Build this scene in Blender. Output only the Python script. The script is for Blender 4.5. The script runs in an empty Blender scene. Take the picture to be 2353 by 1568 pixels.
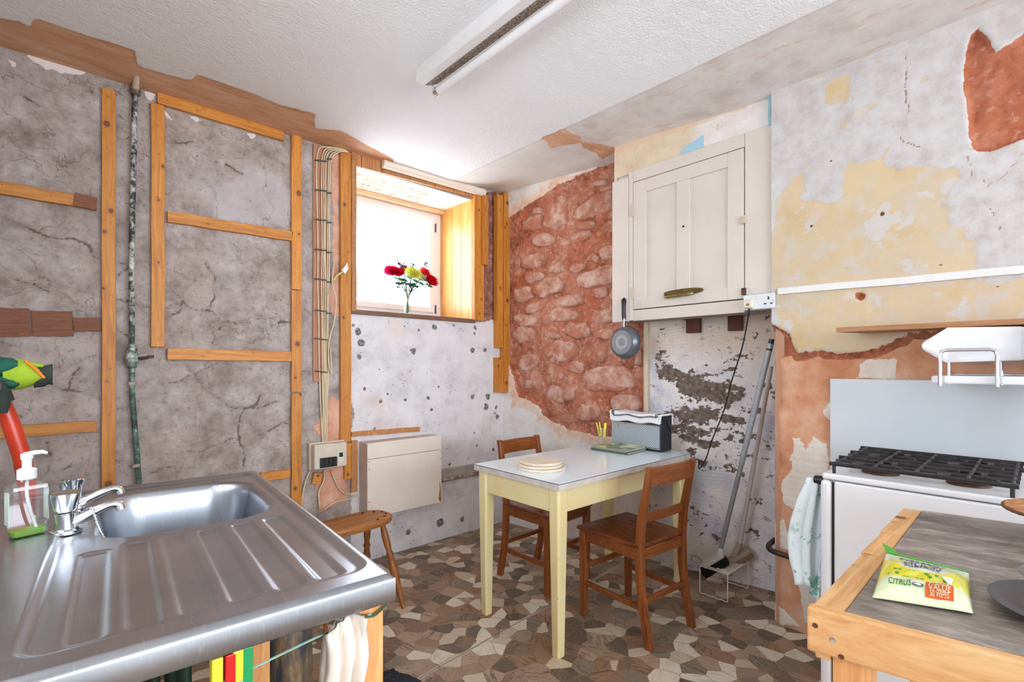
import bpy, math, random
import numpy as np
from mathutils import Vector, Matrix
random.seed(7)
PI = math.pi
SC = bpy.context.scene
COL = SC.collection

# ------------------------------------------------------------------ camera, sky, exposure
FPX, CXP, HYP, CAMH = 1131.0, 1176.5, 842.0, 1.24        # focal length / centre / horizon in 2353x1568 pixels
CAMX, CAMY = -2.616, -2.933
FWD = (.6794, .7337); RGT = (.7337, -.6794)
cam = bpy.data.cameras.new('camera'); camo = bpy.data.objects.new('camera', cam); COL.objects.link(camo)
cam.sensor_width = 36; cam.lens = 36 * FPX / 2353; cam.shift_y = (HYP - 784) / 2353; cam.clip_start = .02
camo.location = (CAMX, CAMY, CAMH); camo.rotation_euler = (PI / 2, 0, -math.atan2(FWD[0], FWD[1]))
SC.camera = camo
SC.view_settings.view_transform = 'Standard'; SC.view_settings.look = 'None'
SC.view_settings.gamma = 1; SC.view_settings.use_curve_mapping = False
SC.view_settings.exposure = 0.88
wd = bpy.data.worlds.new('overcast'); SC.world = wd; wd.use_nodes = True
wd.node_tree.nodes['Background'].inputs[0].default_value = (.87, .96, 1.09, 1)
wd.node_tree.nodes['Background'].inputs[1].default_value = 6.0
SC.cycles.max_bounces = 6; SC.cycles.diffuse_bounces = 5; SC.cycles.glossy_bounces = 3
SC.cycles.transparent_max_bounces = 12; SC.cycles.caustics_reflective = False; SC.cycles.caustics_refractive = False
SC.cycles.sample_clamp_indirect = 6; SC.cycles.use_adaptive_sampling = True; SC.cycles.adaptive_threshold = .04
RX0, RY0, RZ1 = -2.82, -3.5, 2.56                        # room: X from RX0, Y from RY0, ceiling
WIN = (-1.25, -.308, 1.595, 2.50)                        # deep window in the left wall
RYN = -7.0                                               # unseen room made deeper and wider so the daylight falls evenly
FILL_NEARW = (-4.3, 1.4, .85, 2.45)                           # wide opening added in its end wall as soft daylight fill
FILL_SINKW = (-2.35, -1.35, 1.1, 2.0)                        # window added over the sink, left of the frame, for side light
def portal(loc, rot, sx, sy):
    l = bpy.data.lights.new('daylight', 'AREA'); l.shape = 'RECTANGLE'; l.size = sx; l.size_y = sy
    l.cycles.is_portal = True
    o = bpy.data.objects.new('daylight', l); COL.objects.link(o); o.location = loc; o.rotation_euler = rot
portal(((WIN[0] + WIN[1]) / 2, .55, (WIN[2] + WIN[3]) / 2), (-PI / 2, 0, 0), .95, .92)
portal(((FILL_NEARW[0] + FILL_NEARW[1]) / 2, RYN - .12, (FILL_NEARW[2] + FILL_NEARW[3]) / 2), (PI / 2, 0, 0), FILL_NEARW[1] - FILL_NEARW[0], FILL_NEARW[3] - FILL_NEARW[2])
portal((RX0 - .1, (FILL_SINKW[0] + FILL_SINKW[1]) / 2, (FILL_SINKW[2] + FILL_SINKW[3]) / 2), (0, -PI / 2, 0), FILL_SINKW[3] - FILL_SINKW[2], FILL_SINKW[1] - FILL_SINKW[0])

# ------------------------------------------------------------------ pixel -> point on a known plane of the room
def ray(px, py):
    a = (px - CXP) / FPX; b = (HYP - py) / FPX
    return Vector((RGT[0] * a + FWD[0], RGT[1] * a + FWD[1], b))
CAM = Vector((CAMX, CAMY, CAMH))
def onP(px, py, p0, n):
    r = ray(px, py); n = Vector(n); return CAM + r * ((Vector(p0) - CAM).dot(n) / r.dot(n))
def onX(px, py, x): return onP(px, py, (x, 0, 0), (1, 0, 0))
def onY(px, py, y): return onP(px, py, (0, y, 0), (0, 1, 0))
def onZ(px, py, z): return onP(px, py, (0, 0, z), (0, 0, 1))

# ------------------------------------------------------------------ numpy noise / distance fields
def _h(ix, iy, s):
    n = (ix * 374761393 + iy * 668265263 + s * 974711) & 0xffffffff
    n = ((n ^ (n >> 13)) * 1274126177) & 0xffffffff
    return ((n ^ (n >> 16)) & 0xffff) / 65535.0
def vn(x, y, s=0):
    x = np.asarray(x, float); y = np.asarray(y, float)
    ix = np.floor(x).astype(np.int64); iy = np.floor(y).astype(np.int64)
    fx = x - ix; fy = y - iy; fx = fx * fx * (3 - 2 * fx); fy = fy * fy * (3 - 2 * fy)
    a = _h(ix, iy, s); b = _h(ix + 1, iy, s); c = _h(ix, iy + 1, s); d = _h(ix + 1, iy + 1, s)
    return (a + (b - a) * fx) * (1 - fy) + (c + (d - c) * fx) * fy
def fbm(x, y, sc, oct=4, s=0, g=.5):
    t = 0; a = 1; w = 0
    for i in range(oct):
        t = t + a * (vn(x * sc, y * sc, s + i * 17) * 2 - 1); w += a; a *= g; sc *= 2.03
    return t / w
def sstep(a, b, x):
    t = np.clip((x - a) / (b - a), 0, 1); return t * t * (3 - 2 * t)
def dseg(x, y, a, b):
    ax, ay = a; bx, by = b; dx, dy = bx - ax, by - ay; L = dx * dx + dy * dy + 1e-12
    t = np.clip(((x - ax) * dx + (y - ay) * dy) / L, 0, 1)
    return np.hypot(x - ax - t * dx, y - ay - t * dy)
def sdpoly(x, y, P):          # positive inside
    d = np.full(x.shape, 9.); ins = np.zeros(x.shape, bool)
    for i in range(len(P)):
        a = P[i - 1]; b = P[i]; d = np.minimum(d, dseg(x, y, a, b))
        if a[1] != b[1]:
            c = (a[1] > y) != (b[1] > y)
            ins ^= c & (x < (b[0] - a[0]) * (y - a[1]) / (b[1] - a[1]) + a[0])
    return np.where(ins, d, -d)
def dlines(x, y, LL):
    d = np.full(x.shape, 9.)
    for L in LL:
        for a, b in zip(L, L[1:]): d = np.minimum(d, dseg(x, y, a, b))
    return d

# ------------------------------------------------------------------ material helpers
def c(r, g, b):
    f = lambda v: ((v / 255 + .055) / 1.055) ** 2.4 if v > 10 else v / 255 / 12.92
    return (f(r), f(g), f(b), 1)
class G:
    def __init__(s, name):
        s.m = bpy.data.materials.new(name); s.m.use_nodes = True; s.t = s.m.node_tree
        s.b = s.t.nodes['Principled BSDF']; s.o = s.t.nodes['Material Output']
        s._tc = None
    def n(s, typ, ins=None, **kw):
        nd = s.t.nodes.new(typ)
        for k, v in kw.items(): setattr(nd, k, v)
        for k, v in (ins or {}).items(): s.put(nd.inputs[k], v)
        return nd
    def put(s, sock, v):
        if isinstance(v, bpy.types.NodeSocket): s.t.links.new(v, sock)
        elif v is not None: sock.default_value = v
    def tc(s, w='Object'):
        if not s._tc: s._tc = s.n('ShaderNodeTexCoord')
        return s._tc.outputs[w]
    def map(s, vec, sc=(1, 1, 1), loc=(0, 0, 0), rot=(0, 0, 0)):
        return s.n('ShaderNodeMapping', {'Vector': vec, 'Scale': sc, 'Location': loc, 'Rotation': rot}).outputs[0]
    def noise(s, sc, det=4, rough=.55, vec=None, dist=0, col=False):
        nd = s.n('ShaderNodeTexNoise', {'Vector': vec or s.tc(), 'Scale': sc, 'Detail': min(det, 4), 'Roughness': rough, 'Distortion': dist})
        return nd.outputs[1 if col else 0]
    def vor(s, sc, feat='F1', vec=None, dim='3D', rnd=1):
        nd = s.n('ShaderNodeTexVoronoi', feature=feat, voronoi_dimensions=dim)
        s.put(nd.inputs['Vector'], vec or s.tc()); nd.inputs['Scale'].default_value = sc
        nd.inputs['Randomness'].default_value = rnd
        return nd.outputs
    def ramp(s, fac, stops, interp='LINEAR'):
        nd = s.n('ShaderNodeValToRGB', {0: fac}); r = nd.color_ramp; r.interpolation = interp
        while len(r.elements) < len(stops): r.elements.new(.5)
        for e, (p, col) in zip(r.elements, stops):
            e.position = p; e.color = col if isinstance(col, tuple) else (col, col, col, 1)
        return nd.outputs[0]
    def mix(s, f, a, b, mode='MIX'):
        nd = s.n('ShaderNodeMix', data_type='RGBA', blend_type=mode)
        s.put(nd.inputs[0], f); s.put(nd.inputs[6], a); s.put(nd.inputs[7], b); return nd.outputs[2]
    def ma(s, op, a, b=None, cc=None, clamp=False):
        nd = s.n('ShaderNodeMath', operation=op, use_clamp=clamp); s.put(nd.inputs[0], a)
        if b is not None: s.put(nd.inputs[1], b)
        if cc is not None: s.put(nd.inputs[2], cc)
        return nd.outputs[0]
    def at(s, name): return s.n('ShaderNodeAttribute', attribute_name=name).outputs['Fac']
    def edge(s, v, lo, hi):
        return s.n('ShaderNodeMapRange', {0: v, 1: lo, 2: hi}, interpolation_type='SMOOTHSTEP').outputs[0]
    def rnd(s): return s.n('ShaderNodeObjectInfo').outputs['Random']
    def out(s, col, rough=.6, metal=0, bump=None, spec=.5, **kw):
        s.put(s.b.inputs['Base Color'], col); s.put(s.b.inputs['Roughness'], rough)
        s.put(s.b.inputs['Metallic'], metal); s.b.inputs['Specular IOR Level'].default_value = spec
        if bump:
            h, st, di = bump
            s.put(s.b.inputs['Normal'], s.n('ShaderNodeBump', {'Height': h, 'Strength': st, 'Distance': di}).outputs[0])
        for k, v in kw.items(): s.put(s.b.inputs[k.replace('_', ' ')], v)
        return s.m
MATS = {}
def plain(name, col, rough=.5, metal=0, var=.06, vs=14, bump=0, spec=.5, **kw):
    if name in MATS: return MATS[name]
    g = G(name); nz = g.noise(vs, 5)
    lo = tuple(max(0, v * (1 - var * 2)) for v in col[:3]) + (1,); hi = tuple(min(1, v * (1 + var)) for v in col[:3]) + (1,)
    co = g.ramp(nz, [(.3, lo), (.7, hi)])
    MATS[name] = g.out(co, rough, metal, (g.noise(vs * 12, 3), bump, .002) if bump else None, spec, **kw)
    return MATS[name]
def wood(name, lo, mid, hi, axis=0, rough=.5, knots=True, sc=1.0, vary=.25):
    if name in MATS: return MATS[name]
    g = G(name); v = g.tc()
    s = [22 * sc] * 3; s[axis] = 1.6 * sc
    off = g.n('ShaderNodeVectorMath', {0: v}, operation='ADD'); rr = g.n('ShaderNodeCombineXYZ', {0: g.ma('MULTIPLY', g.rnd(), 37.), 1: g.ma('MULTIPLY', g.rnd(), 11.), 2: g.ma('MULTIPLY', g.rnd(), 23.)})
    g.put(off.inputs[1], rr.outputs[0]); v = off.outputs[0]
    mv = g.map(v, tuple(s))
    gr = g.noise(2.2, 5, .6, mv, 1.2); fine = g.noise(9, 3, .6, mv)
    f = g.ma('ADD', g.ma('MULTIPLY', gr, .75), g.ma('MULTIPLY', fine, .25))
    co = g.ramp(f, [(.30, lo), (.5, mid), (.68, hi)])
    if knots and axis == 0:                               # knots strung along the board, dark nail heads
        sp_ = g.n('ShaderNodeSeparateXYZ', {0: g.tc()}).outputs; rr0 = g.ma('MULTIPLY', g.rnd(), 50.)
        for fq, seed, rad in ((2.6, 0., .0135), (2.3, 7.3, .0075), (9., 3.1, .0023)):
            q = g.ma('ADD', g.ma('MULTIPLY', sp_[0], fq), g.ma('ADD', rr0, seed)); cell = g.ma('FLOOR', q)
            wn = g.n('ShaderNodeTexWhiteNoise', {'W': g.ma('ADD', cell, seed)}, noise_dimensions='1D'); w3 = g.n('ShaderNodeSeparateColor', {0: wn.outputs['Color']}).outputs
            dx = g.ma('DIVIDE', g.ma('SUBTRACT', g.ma('SUBTRACT', q, cell), g.ma('ADD', .2, g.ma('MULTIPLY', w3[0], .6))), fq)
            dy = g.ma('SUBTRACT', sp_[1], g.ma('MULTIPLY', g.ma('SUBTRACT', w3[1], .5), .04))
            dd = g.ma('SQRT', g.ma('ADD', g.ma('MULTIPLY', g.ma('MULTIPLY', dx, dx), .7), g.ma('MULTIPLY', dy, dy)))
            dd = g.ma('SUBTRACT', dd, g.ma('MULTIPLY', g.edge(w3[2], .25, .9), rad))
            co = g.mix(g.ma('MULTIPLY', g.edge(dd, .016, .0), .45 if rad > .004 else 0.), co, lo)
            co = g.mix(g.ma('MULTIPLY', g.edge(dd, .0012, -.0012), .85), co, tuple(x * .3 for x in lo[:3]) + (1,))
    br = g.ma('ADD', 1 - vary / 2, g.ma('MULTIPLY', g.rnd(), vary))
    hs = g.n('ShaderNodeHueSaturation', {'Color': co, 'Value': br})
    MATS[name] = g.out(hs.outputs[0], rough, 0, (f, .25, .002))
    return MATS[name]
def glassy(name, col, alpha=.12, rough=.03):
    if name in MATS: return MATS[name]
    g = G(name)
    fr = g.n('ShaderNodeLayerWeight', {'Blend': .25}).outputs['Facing']
    tr = g.n('ShaderNodeBsdfTransparent', {'Color': col}); gl = g.n('ShaderNodeBsdfGlossy', {'Color': (1, 1, 1, 1), 'Roughness': rough})
    f = g.ma('ADD', g.ma('MULTIPLY', g.ma('POWER', fr, 3), .55), alpha * .5, clamp=True)
    mx = g.n('ShaderNodeMixShader', {0: f, 1: tr.outputs[0], 2: gl.outputs[0]})
    g.t.links.new(mx.outputs[0], g.o.inputs[0]); MATS[name] = g.m; return g.m

# ------------------------------------------------------------------ mesh builder
class MB:
    def __init__(s): s.v = []; s.f = []
    def box(s, x0, x1, y0, y1, z0, z1):
        return s.hexa([(x0, y0, z0), (x1, y0, z0), (x1, y1, z0), (x0, y1, z0)], [(x0, y0, z1), (x1, y0, z1), (x1, y1, z1), (x0, y1, z1)])
    def hexa(s, b, t):
        n = len(s.v); k = len(b); s.v += [tuple(p) for p in b] + [tuple(p) for p in t]
        s.f.append([n + i for i in range(k)][::-1]); s.f.append([n + k + i for i in range(k)])
        for i in range(k):
            j = (i + 1) % k; s.f.append([n + i, n + j, n + k + j, n + k + i])
        return s
    def prism(s, pts, off):
        off = Vector(off); return s.hexa(pts, [Vector(p) + off for p in pts])
    def obox(s, ctr, ax, ay, az):
        ctr, ax, ay, az = map(Vector, (ctr, ax, ay, az))
        q = [ctr - ax - ay - az, ctr + ax - ay - az, ctr + ax + ay - az, ctr - ax + ay - az]
        return s.hexa(q, [p + 2 * az for p in q])
    def tube(s, pts, r, n=8, closed=False):
        P = [Vector(p) for p in pts]; k = len(P); base = len(s.v)
        R = r if isinstance(r, (list, tuple)) else [r] * k
        T = []
        for i in range(k):
            a = P[i - 1] if (i or closed) else P[i]; b = P[(i + 1) % k] if (i < k - 1 or closed) else P[i]
            T.append((b - a).normalized())
        u = T[0].orthogonal().normalized()
        for i in range(k):
            u = (u - T[i] * u.dot(T[i])).normalized(); w = T[i].cross(u)
            for j in range(n):
                a = 2 * PI * j / n; s.v.append(tuple(P[i] + (u * math.cos(a) + w * math.sin(a)) * R[i]))
        for i in range(k if closed else k - 1):
            for j in range(n):
                a = base + i * n; b = base + ((i + 1) % k) * n; j2 = (j + 1) % n
                s.f.append([a + j, a + j2, b + j2, b + j])
        if not closed:
            s.f.append([base + j for j in range(n)][::-1]); s.f.append([base + (k - 1) * n + j for j in range(n)])
        return s
    def lathe(s, prof, n=24, o=(0, 0, 0), ax=(0, 0, 1), rf=None):
        o = Vector(o); ax = Vector(ax).normalized(); u = ax.orthogonal().normalized(); w = ax.cross(u); base = len(s.v); k = len(prof)
        for i, (r, z) in enumerate(prof):
            for j in range(n):
                a = 2 * PI * j / n; rr = r * (rf(a, i) if rf else 1)
                s.v.append(tuple(o + ax * z + (u * math.cos(a) + w * math.sin(a)) * rr))
        for i in range(k - 1):
            for j in range(n):
                a = base + i * n; b = a + n; j2 = (j + 1) % n; s.f.append([a + j, a + j2, b + j2, b + j])
        s.f.append([base + j for j in range(n)][::-1]); s.f.append([base + (k - 1) * n + j for j in range(n)])
        return s
    def grid(s, fn, nu, nv):
        b = len(s.v)
        for i in range(nu + 1):
            for j in range(nv + 1): s.v.append(tuple(fn(i / nu, j / nv)))
        for i in range(nu):
            for j in range(nv):
                a = b + i * (nv + 1) + j; s.f.append([a, a + nv + 1, a + nv + 2, a + 1])
        return s
def build(name, mb, mat, parent=None, smooth=None, bevel=0, solid=0, sub=0):
    me = bpy.data.meshes.new(name); me.from_pydata([tuple(p) for p in mb.v], [], mb.f); me.validate(); me.update()
    import bmesh
    bm = bmesh.new(); bm.from_mesh(me); bmesh.ops.recalc_face_normals(bm, faces=bm.faces); bm.to_mesh(me); bm.free()
    me.materials.append(mat)
    if smooth is not None:
        for p in me.polygons: p.use_smooth = True
        me.set_sharp_from_angle(angle=math.radians(smooth))
    o = bpy.data.objects.new(name, me); COL.objects.link(o)
    if parent: o.parent = parent
    if solid:
        m = o.modifiers.new('thick', 'SOLIDIFY'); m.thickness = solid; m.offset = 0
    if bevel:
        m = o.modifiers.new('bevel', 'BEVEL'); m.width = bevel; m.segments = 2; m.limit_method = 'ANGLE'; m.angle_limit = math.radians(40)
    if sub:
        m = o.modifiers.new('sub', 'SUBSURF'); m.levels = sub; m.render_levels = sub
    return o
def tag(o, label, cat, group=None):
    o['label'] = label; o['category'] = cat
    if group: o['group'] = group
    return o
def struct(o, label=None):
    o['kind'] = 'structure'
    if label: o['label'] = label
    return o
def thing(name, label, cat, loc=(0, 0, 0), rz=0, group=None):
    o = bpy.data.objects.new(name, None); COL.objects.link(o); o.location = loc; o.rotation_euler = (0, 0, rz)
    o.empty_display_size = .05
    return tag(o, label, cat, group)
def frame(o, p, x, y, z):
    o.matrix_world = Matrix(((x.x, y.x, z.x, p.x), (x.y, y.y, z.y, p.y), (x.z, y.z, z.z, p.z), (0, 0, 0, 1)))
def bez(pts, n=8):            # smooth path through points (Catmull-Rom)
    P = [Vector(p) for p in pts]; P = [2 * P[0] - P[1]] + P + [2 * P[-1] - P[-2]]; out = []
    for i in range(1, len(P) - 2):
        for k in range(n):
            t = k / n; a, b, cc, d = P[i - 1:i + 3]
            out.append(.5 * ((2 * b) + (cc - a) * t + (2 * a - 5 * b + 4 * cc - d) * t * t + (3 * b - a - 3 * cc + d) * t ** 3))
    return out + [P[-2]]
def text(body, size, mat, parent, ctr, ux, uy, up, thick=.0004, name='lettering', sx=1.0):
    cu = bpy.data.curves.new(name, 'FONT'); cu.body = body; cu.size = size; cu.align_x = 'CENTER'; cu.align_y = 'CENTER'; cu.extrude = thick
    cu.resolution_u = 3
    t = bpy.data.objects.new(name, cu); COL.objects.link(t)
    me = bpy.data.meshes.new_from_object(t.evaluated_get(bpy.context.evaluated_depsgraph_get()))
    COL.objects.unlink(t); bpy.data.objects.remove(t)
    ux, uy, up = Vector(ux).normalized(), Vector(uy).normalized(), Vector(up).normalized()
    for v in me.vertices: v.co = Vector(ctr) + ux * v.co.x * sx + uy * v.co.y + up * v.co.z
    me.materials.append(mat) if not me.materials else None
    o = bpy.data.objects.new(name, me); COL.objects.link(o); o.parent = parent
    return o

# ================================================================== STRUCTURE
def surf(name, O, U, N, us, zs, fn, mat, hole=None, V=(0, 0, 1)):
    """plaster surface as a relief mesh: fn(u, z) -> (relief along N, {attribute: values})"""
    us = np.array(us); zs = np.array(zs); u, z = np.meshgrid(us, zs, indexing='ij')
    d, at = fn(u, z); O, U, N, V = (np.array(q, float) for q in (O, U, N, V))
    P = O + u[..., None] * U + z[..., None] * V + d[..., None] * N
    nu, nz = u.shape; idx = np.arange(nu * nz).reshape(nu, nz)
    q = np.stack([idx[:-1, :-1], idx[1:, :-1], idx[1:, 1:], idx[:-1, 1:]], -1).reshape(-1, 4)
    if hole:
        cu = (u[:-1, :-1] + u[1:, 1:]).ravel() / 2; cz = (z[:-1, :-1] + z[1:, 1:]).ravel() / 2
        q = q[~((cu > hole[0]) & (cu < hole[1]) & (cz > hole[2]) & (cz < hole[3]))]
    a = P.reshape(-1, 3); e1 = a[q[0][1]] - a[q[0][0]]; e2 = a[q[0][3]] - a[q[0][0]]
    if np.dot(np.cross(e1, e2), N) < 0: q = q[:, ::-1]
    me = bpy.data.meshes.new(name); me.vertices.add(len(a)); me.vertices.foreach_set('co', a.ravel())
    me.loops.add(q.size); me.loops.foreach_set('vertex_index', q.ravel().astype(np.int32))
    me.polygons.add(len(q)); me.polygons.foreach_set('loop_start', np.arange(0, q.size, 4, dtype=np.int32))
    me.polygons.foreach_set('loop_total', np.full(len(q), 4, dtype=np.int32))
    me.polygons.foreach_set('use_smooth', np.ones(len(q), bool))
    me.update(calc_edges=True)
    for k, v in at.items():
        A = me.attributes.new(k, 'FLOAT', 'POINT'); A.data.foreach_set('value', np.ascontiguousarray(v.ravel(), dtype=np.float32))
    me.materials.append(mat)
    o = bpy.data.objects.new(name, me); COL.objects.link(o); return struct(o)
def rng(a, b, st, extra=()):
    x = np.linspace(a, b, int(abs(b - a) / st) + 1)
    for e in extra: x[np.argmin(abs(x - e))] = e
    return np.sort(x)

# ---- left wall (grey cement, white paint below the window) ------------------------------------
def pL(px, py, y=0): p = onY(px, py, y); return (p.x, p.z)
def PL(L): return [pL(*q) for q in L]
white_L = PL([(800, 700), (1090, 738), (1136, 738), (1160, 700), (1300, 700), (1300, 1400), (806, 1400), (803, 1290), (812, 1030), (803, 975), (814, 950), (804, 925)])
peach_L = PL([(752, 930), (764, 912), (790, 925), (797, 1020), (797, 1150), (735, 1178), (728, 1120), (746, 1080), (741, 1005), (722, 985), (740, 960)])
pink_L = PL([(766, 345), (780, 345), (780, 725), (758, 718), (768, 560), (760, 450)])
red_L = PL([(1100, 440), (1150, 440), (1150, 742), (1098, 740), (1090, 700)])
crk_L = [PL(L) for L in [
    [(475, 600), (498, 642), (494, 677), (478, 711)], [(379, 711), (417, 703), (425, 701), (482, 719), (509, 738), (545, 737), (570, 734)],
    [(509, 745), (486, 765), (486, 788)], [(375, 887), (432, 868), (513, 830)], [(425, 837), (448, 876), (478, 902), (543, 937), (589, 933), (639, 925)],
    [(559, 941), (547, 983), (559, 1032), (559, 1075)], [(417, 1040), (459, 1036), (536, 1006)], [(130, 895), (153, 902), (188, 845)],
    [(142, 899), (184, 902), (230, 914)], [(38, 638), (80, 650), (122, 673)], [(103, 1021), (115, 1075), (126, 1086), (157, 1067)],
    [(264, 688), (299, 692), (348, 703)], [(8, 502), (40, 518), (91, 534), (190, 561), (228, 590)], [(395, 672), (417, 690), (425, 701)],
    [(509, 738), (530, 752), (552, 765)], [(520, 733), (545, 745), (575, 738)], [(379, 733), (400, 725), (417, 703)], [(264, 1060), (300, 1056)],
    [(478, 902), (478, 850), (470, 837)], [(559, 941), (590, 925), (600, 912)], [(115, 1075), (98, 1100)], [(270, 640), (290, 610), (275, 600)],
    [(300, 770), (268, 760)], [(640, 740), (690, 748)], [(0, 965), (28, 950), (60, 955)], [(180, 170), (215, 215)], [(60, 225), (88, 250)],
    [(400, 325), (440, 330)], [(520, 375), (560, 400)], [(350, 1085), (400, 1070), (410, 1100)], [(600, 1000), (650, 975), (668, 980)]]]
spot_L = [(827, 821, 7), (837, 894, 4), (874, 921, 6), (931, 920, 5), (984, 915, 5), (1008, 889, 5), (1038, 913, 3), (1045, 918, 3), (1086, 912, 7), (1120, 911, 9),
          (990, 942, 4), (845, 954, 3), (907, 951, 2), (1116, 935, 9), (1140, 937, 6), (1136, 950, 5), (1142, 959, 6), (1090, 995, 4), (1096, 1023, 5), (1132, 1034, 7),
          (1034, 1068, 5), (1011, 1203, 11), (1062, 1194, 7), (936, 1224, 7), (950, 808, 9), (1086, 805, 8), (1114, 805, 7), (890, 905, 4), (811, 749, 6), (822, 762, 8),
          (831, 789, 9), (999, 752, 8), (962, 759, 4), (1042, 749, 4), (1091, 754, 6), (1090, 767, 5), (944, 746, 3), (929, 750, 2), (870, 850, 2), (950, 835, 2), (1000, 980, 2), (860, 985, 3)]
spot_L = [(*pL(x, y), r * .0031) for x, y, r in spot_L]
patch_L = PL([(500, 420), (560, 385), (640, 395), (668, 440), (668, 520), (560, 535), (490, 490)])      # pale skim patch
scar_L = [PL(p) for p in ([(55, 127), (100, 128), (190, 155), (215, 165), (165, 172), (110, 158)], [(18, 135), (36, 145), (35, 162)],
          [(380, 255), (400, 280), (385, 270)], [(328, 205), (355, 215), (350, 240), (335, 225)], [(430, 265), (480, 280), (450, 280)], [(565, 305), (588, 312), (575, 318)])]
def fL(u, z):
    j = fbm(u, z, 9, 4, 3) * .022 + fbm(u, z, 45, 3, 5) * .006
    w = sdpoly(u, z, white_L) + j; pe = sdpoly(u, z, peach_L) + j; pk = sdpoly(u, z, pink_L) + j; rd = sdpoly(u, z, red_L) + j
    jx = fbm(u, z, 11, 5, 31, .65) * .03; jz = fbm(u, z, 11, 5, 37, .65) * .03
    cr = dlines(u + jx, z + jz, crk_L)
    sp = np.full(u.shape, -9.)
    for x, y, r in spot_L: sp = np.maximum(sp, r - np.hypot(u - x, z - y))
    sp = sp - .004 + fbm(u, z, 45, 3, 41) * .013
    sc = np.full(u.shape, -9.)
    for p in scar_L: sc = np.maximum(sc, sdpoly(u, z, p))
    sc = sc + fbm(u, z, 40, 3, 43) * .012
    pa = sdpoly(u, z, patch_L) + fbm(u, z, 12, 4, 47) * .05
    d = fbm(u, z, 5, 4, 7) * .004 + fbm(u, z, 26, 3, 9) * .0016
    d += sstep(-.003, .004, w) * .006 + sstep(-.003, .004, pe) * .004 - sstep(.0, .01, rd) * (.012 + .012 * fbm(u, z, 18, 4, 51))
    d -= sstep(.006, .0, cr) * .0022 * (w < 0) + sstep(-.002, .004, sp) * .006
    return d, {'white': w, 'peach': np.maximum(pe, pk), 'red': rd, 'crack': cr, 'spot': sp, 'scar': sc, 'skim': pa}
def mat_left():
    g = G('grey_cement_plaster'); big = g.noise(2.2, 6, .62); mid = g.noise(8, 6, .68, dist=.15); fine = g.noise(38, 4, .7); pk = g.noise(3.1, 3, vec=g.map(g.tc(), loc=(5, 2, 9)))
    co = g.ramp(mid, [(.28, c(130, 116, 109)), (.46, c(166, 153, 145)), (.6, c(184, 172, 165)), (.75, c(210, 201, 197))])
    co = g.mix(g.ma('MULTIPLY', g.edge(big, .5, .7), .45), co, c(194, 185, 184))
    co = g.mix(g.ma('MULTIPLY', g.edge(pk, .52, .7), .4), co, c(183, 160, 148))
    co = g.mix(g.ma('MULTIPLY', g.edge(fine, .53, .68), .5), co, c(126, 110, 101)); co = g.mix(g.ma('MULTIPLY', g.edge(fine, .44, .30), .35), co, c(206, 196, 190))
    st = g.noise(1.3, 5, .7, g.map(g.tc(), loc=(3, 7, 1)), 1)
    co = g.mix(g.ma('MULTIPLY', g.edge(st, .55, .72), .40), co, c(124, 107, 98))
    co = g.mix(g.ma('MULTIPLY', g.edge(g.at('skim'), -.01, .02), .45), co, c(205, 198, 200))
    pits = g.vor(26, vec=g.map(g.tc(), (1, 1, 1)))['Distance']
    co = g.mix(g.ma('MULTIPLY', g.edge(g.ma('ADD', pits, g.ma('MULTIPLY', g.noise(4, 3), .5)), .33, .27), .55), co, c(105, 92, 86))
    mc = g.vor(3.2, 'DISTANCE_TO_EDGE', g.n('ShaderNodeVectorMath', {0: g.tc(), 1: g.n('ShaderNodeVectorMath', {0: g.noise(6, 4, col=True), 1: (.25, .25, .25)}, operation='MULTIPLY').outputs[0]}, operation='ADD').outputs[0])[0]
    hair = g.ma('MULTIPLY', g.edge(mc, .007, .001), g.edge(g.noise(1.6, 2, vec=g.map(g.tc(), loc=(1, 4, 4))), .38, .52))
    co = g.mix(g.ma('MULTIPLY', hair, .6), co, c(98, 86, 80))
    cr = g.ma('ADD', g.at('crack'), g.ma('MULTIPLY', g.noise(60, 2), -.004))
    co = g.mix(g.ma('MULTIPLY', g.edge(cr, .013, .001), .28), co, c(128, 113, 104))
    cw = g.ma('ADD', -.0006, g.ma('MULTIPLY', g.edge(g.noise(7, 2, vec=g.map(g.tc(), loc=(2, 2, 2))), .34, .66), .0034))
    co = g.mix(g.ma('MULTIPLY', g.edge(g.ma('SUBTRACT', cr, cw), .0014, -.0006), .75), co, c(94, 80, 72))
    co = g.mix(g.edge(g.ma('ADD', g.at('scar'), g.ma('MULTIPLY', g.noise(70, 4), .012)), .004, .008), co, c(232, 222, 216))
    # peach gypsum
    pc = g.ramp(g.noise(8, 5, .6), [(.3, c(200, 138, 108)), (.55, c(224, 172, 146)), (.75, c(232, 194, 172))])
    pe = g.edge(g.ma('ADD', g.at('peach'), g.ma('MULTIPLY', g.ma('SUBTRACT', g.noise(34, 5, .7), .5), .03)), -.002, .003)
    co = g.mix(pe, co, pc)
    rc = g.ramp(g.noise(20, 6, .7), [(.3, c(118, 70, 56)), (.5, c(160, 108, 92)), (.7, c(190, 150, 136))])
    co = g.mix(g.edge(g.at('red'), -.002, .003), co, rc)
    # white paint
    wn = g.noise(5, 6, .65); ws = g.noise(30, 5, .75, g.map(g.tc(), (1, 1, .45)))
    wc = g.ramp(wn, [(.3, c(205, 200, 203)), (.5, c(226, 222, 222)), (.7, c(236, 233, 232))])
    wc = g.mix(g.ma('MULTIPLY', g.edge(ws, .63, .72), .7), wc, c(160, 160, 170))
    wc = g.mix(g.ma('MULTIPLY', g.edge(g.noise(2.4, 4, vec=g.map(g.tc(), loc=(8, 0, 2))), .58, .7), .5), wc, c(226, 196, 178))
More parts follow.
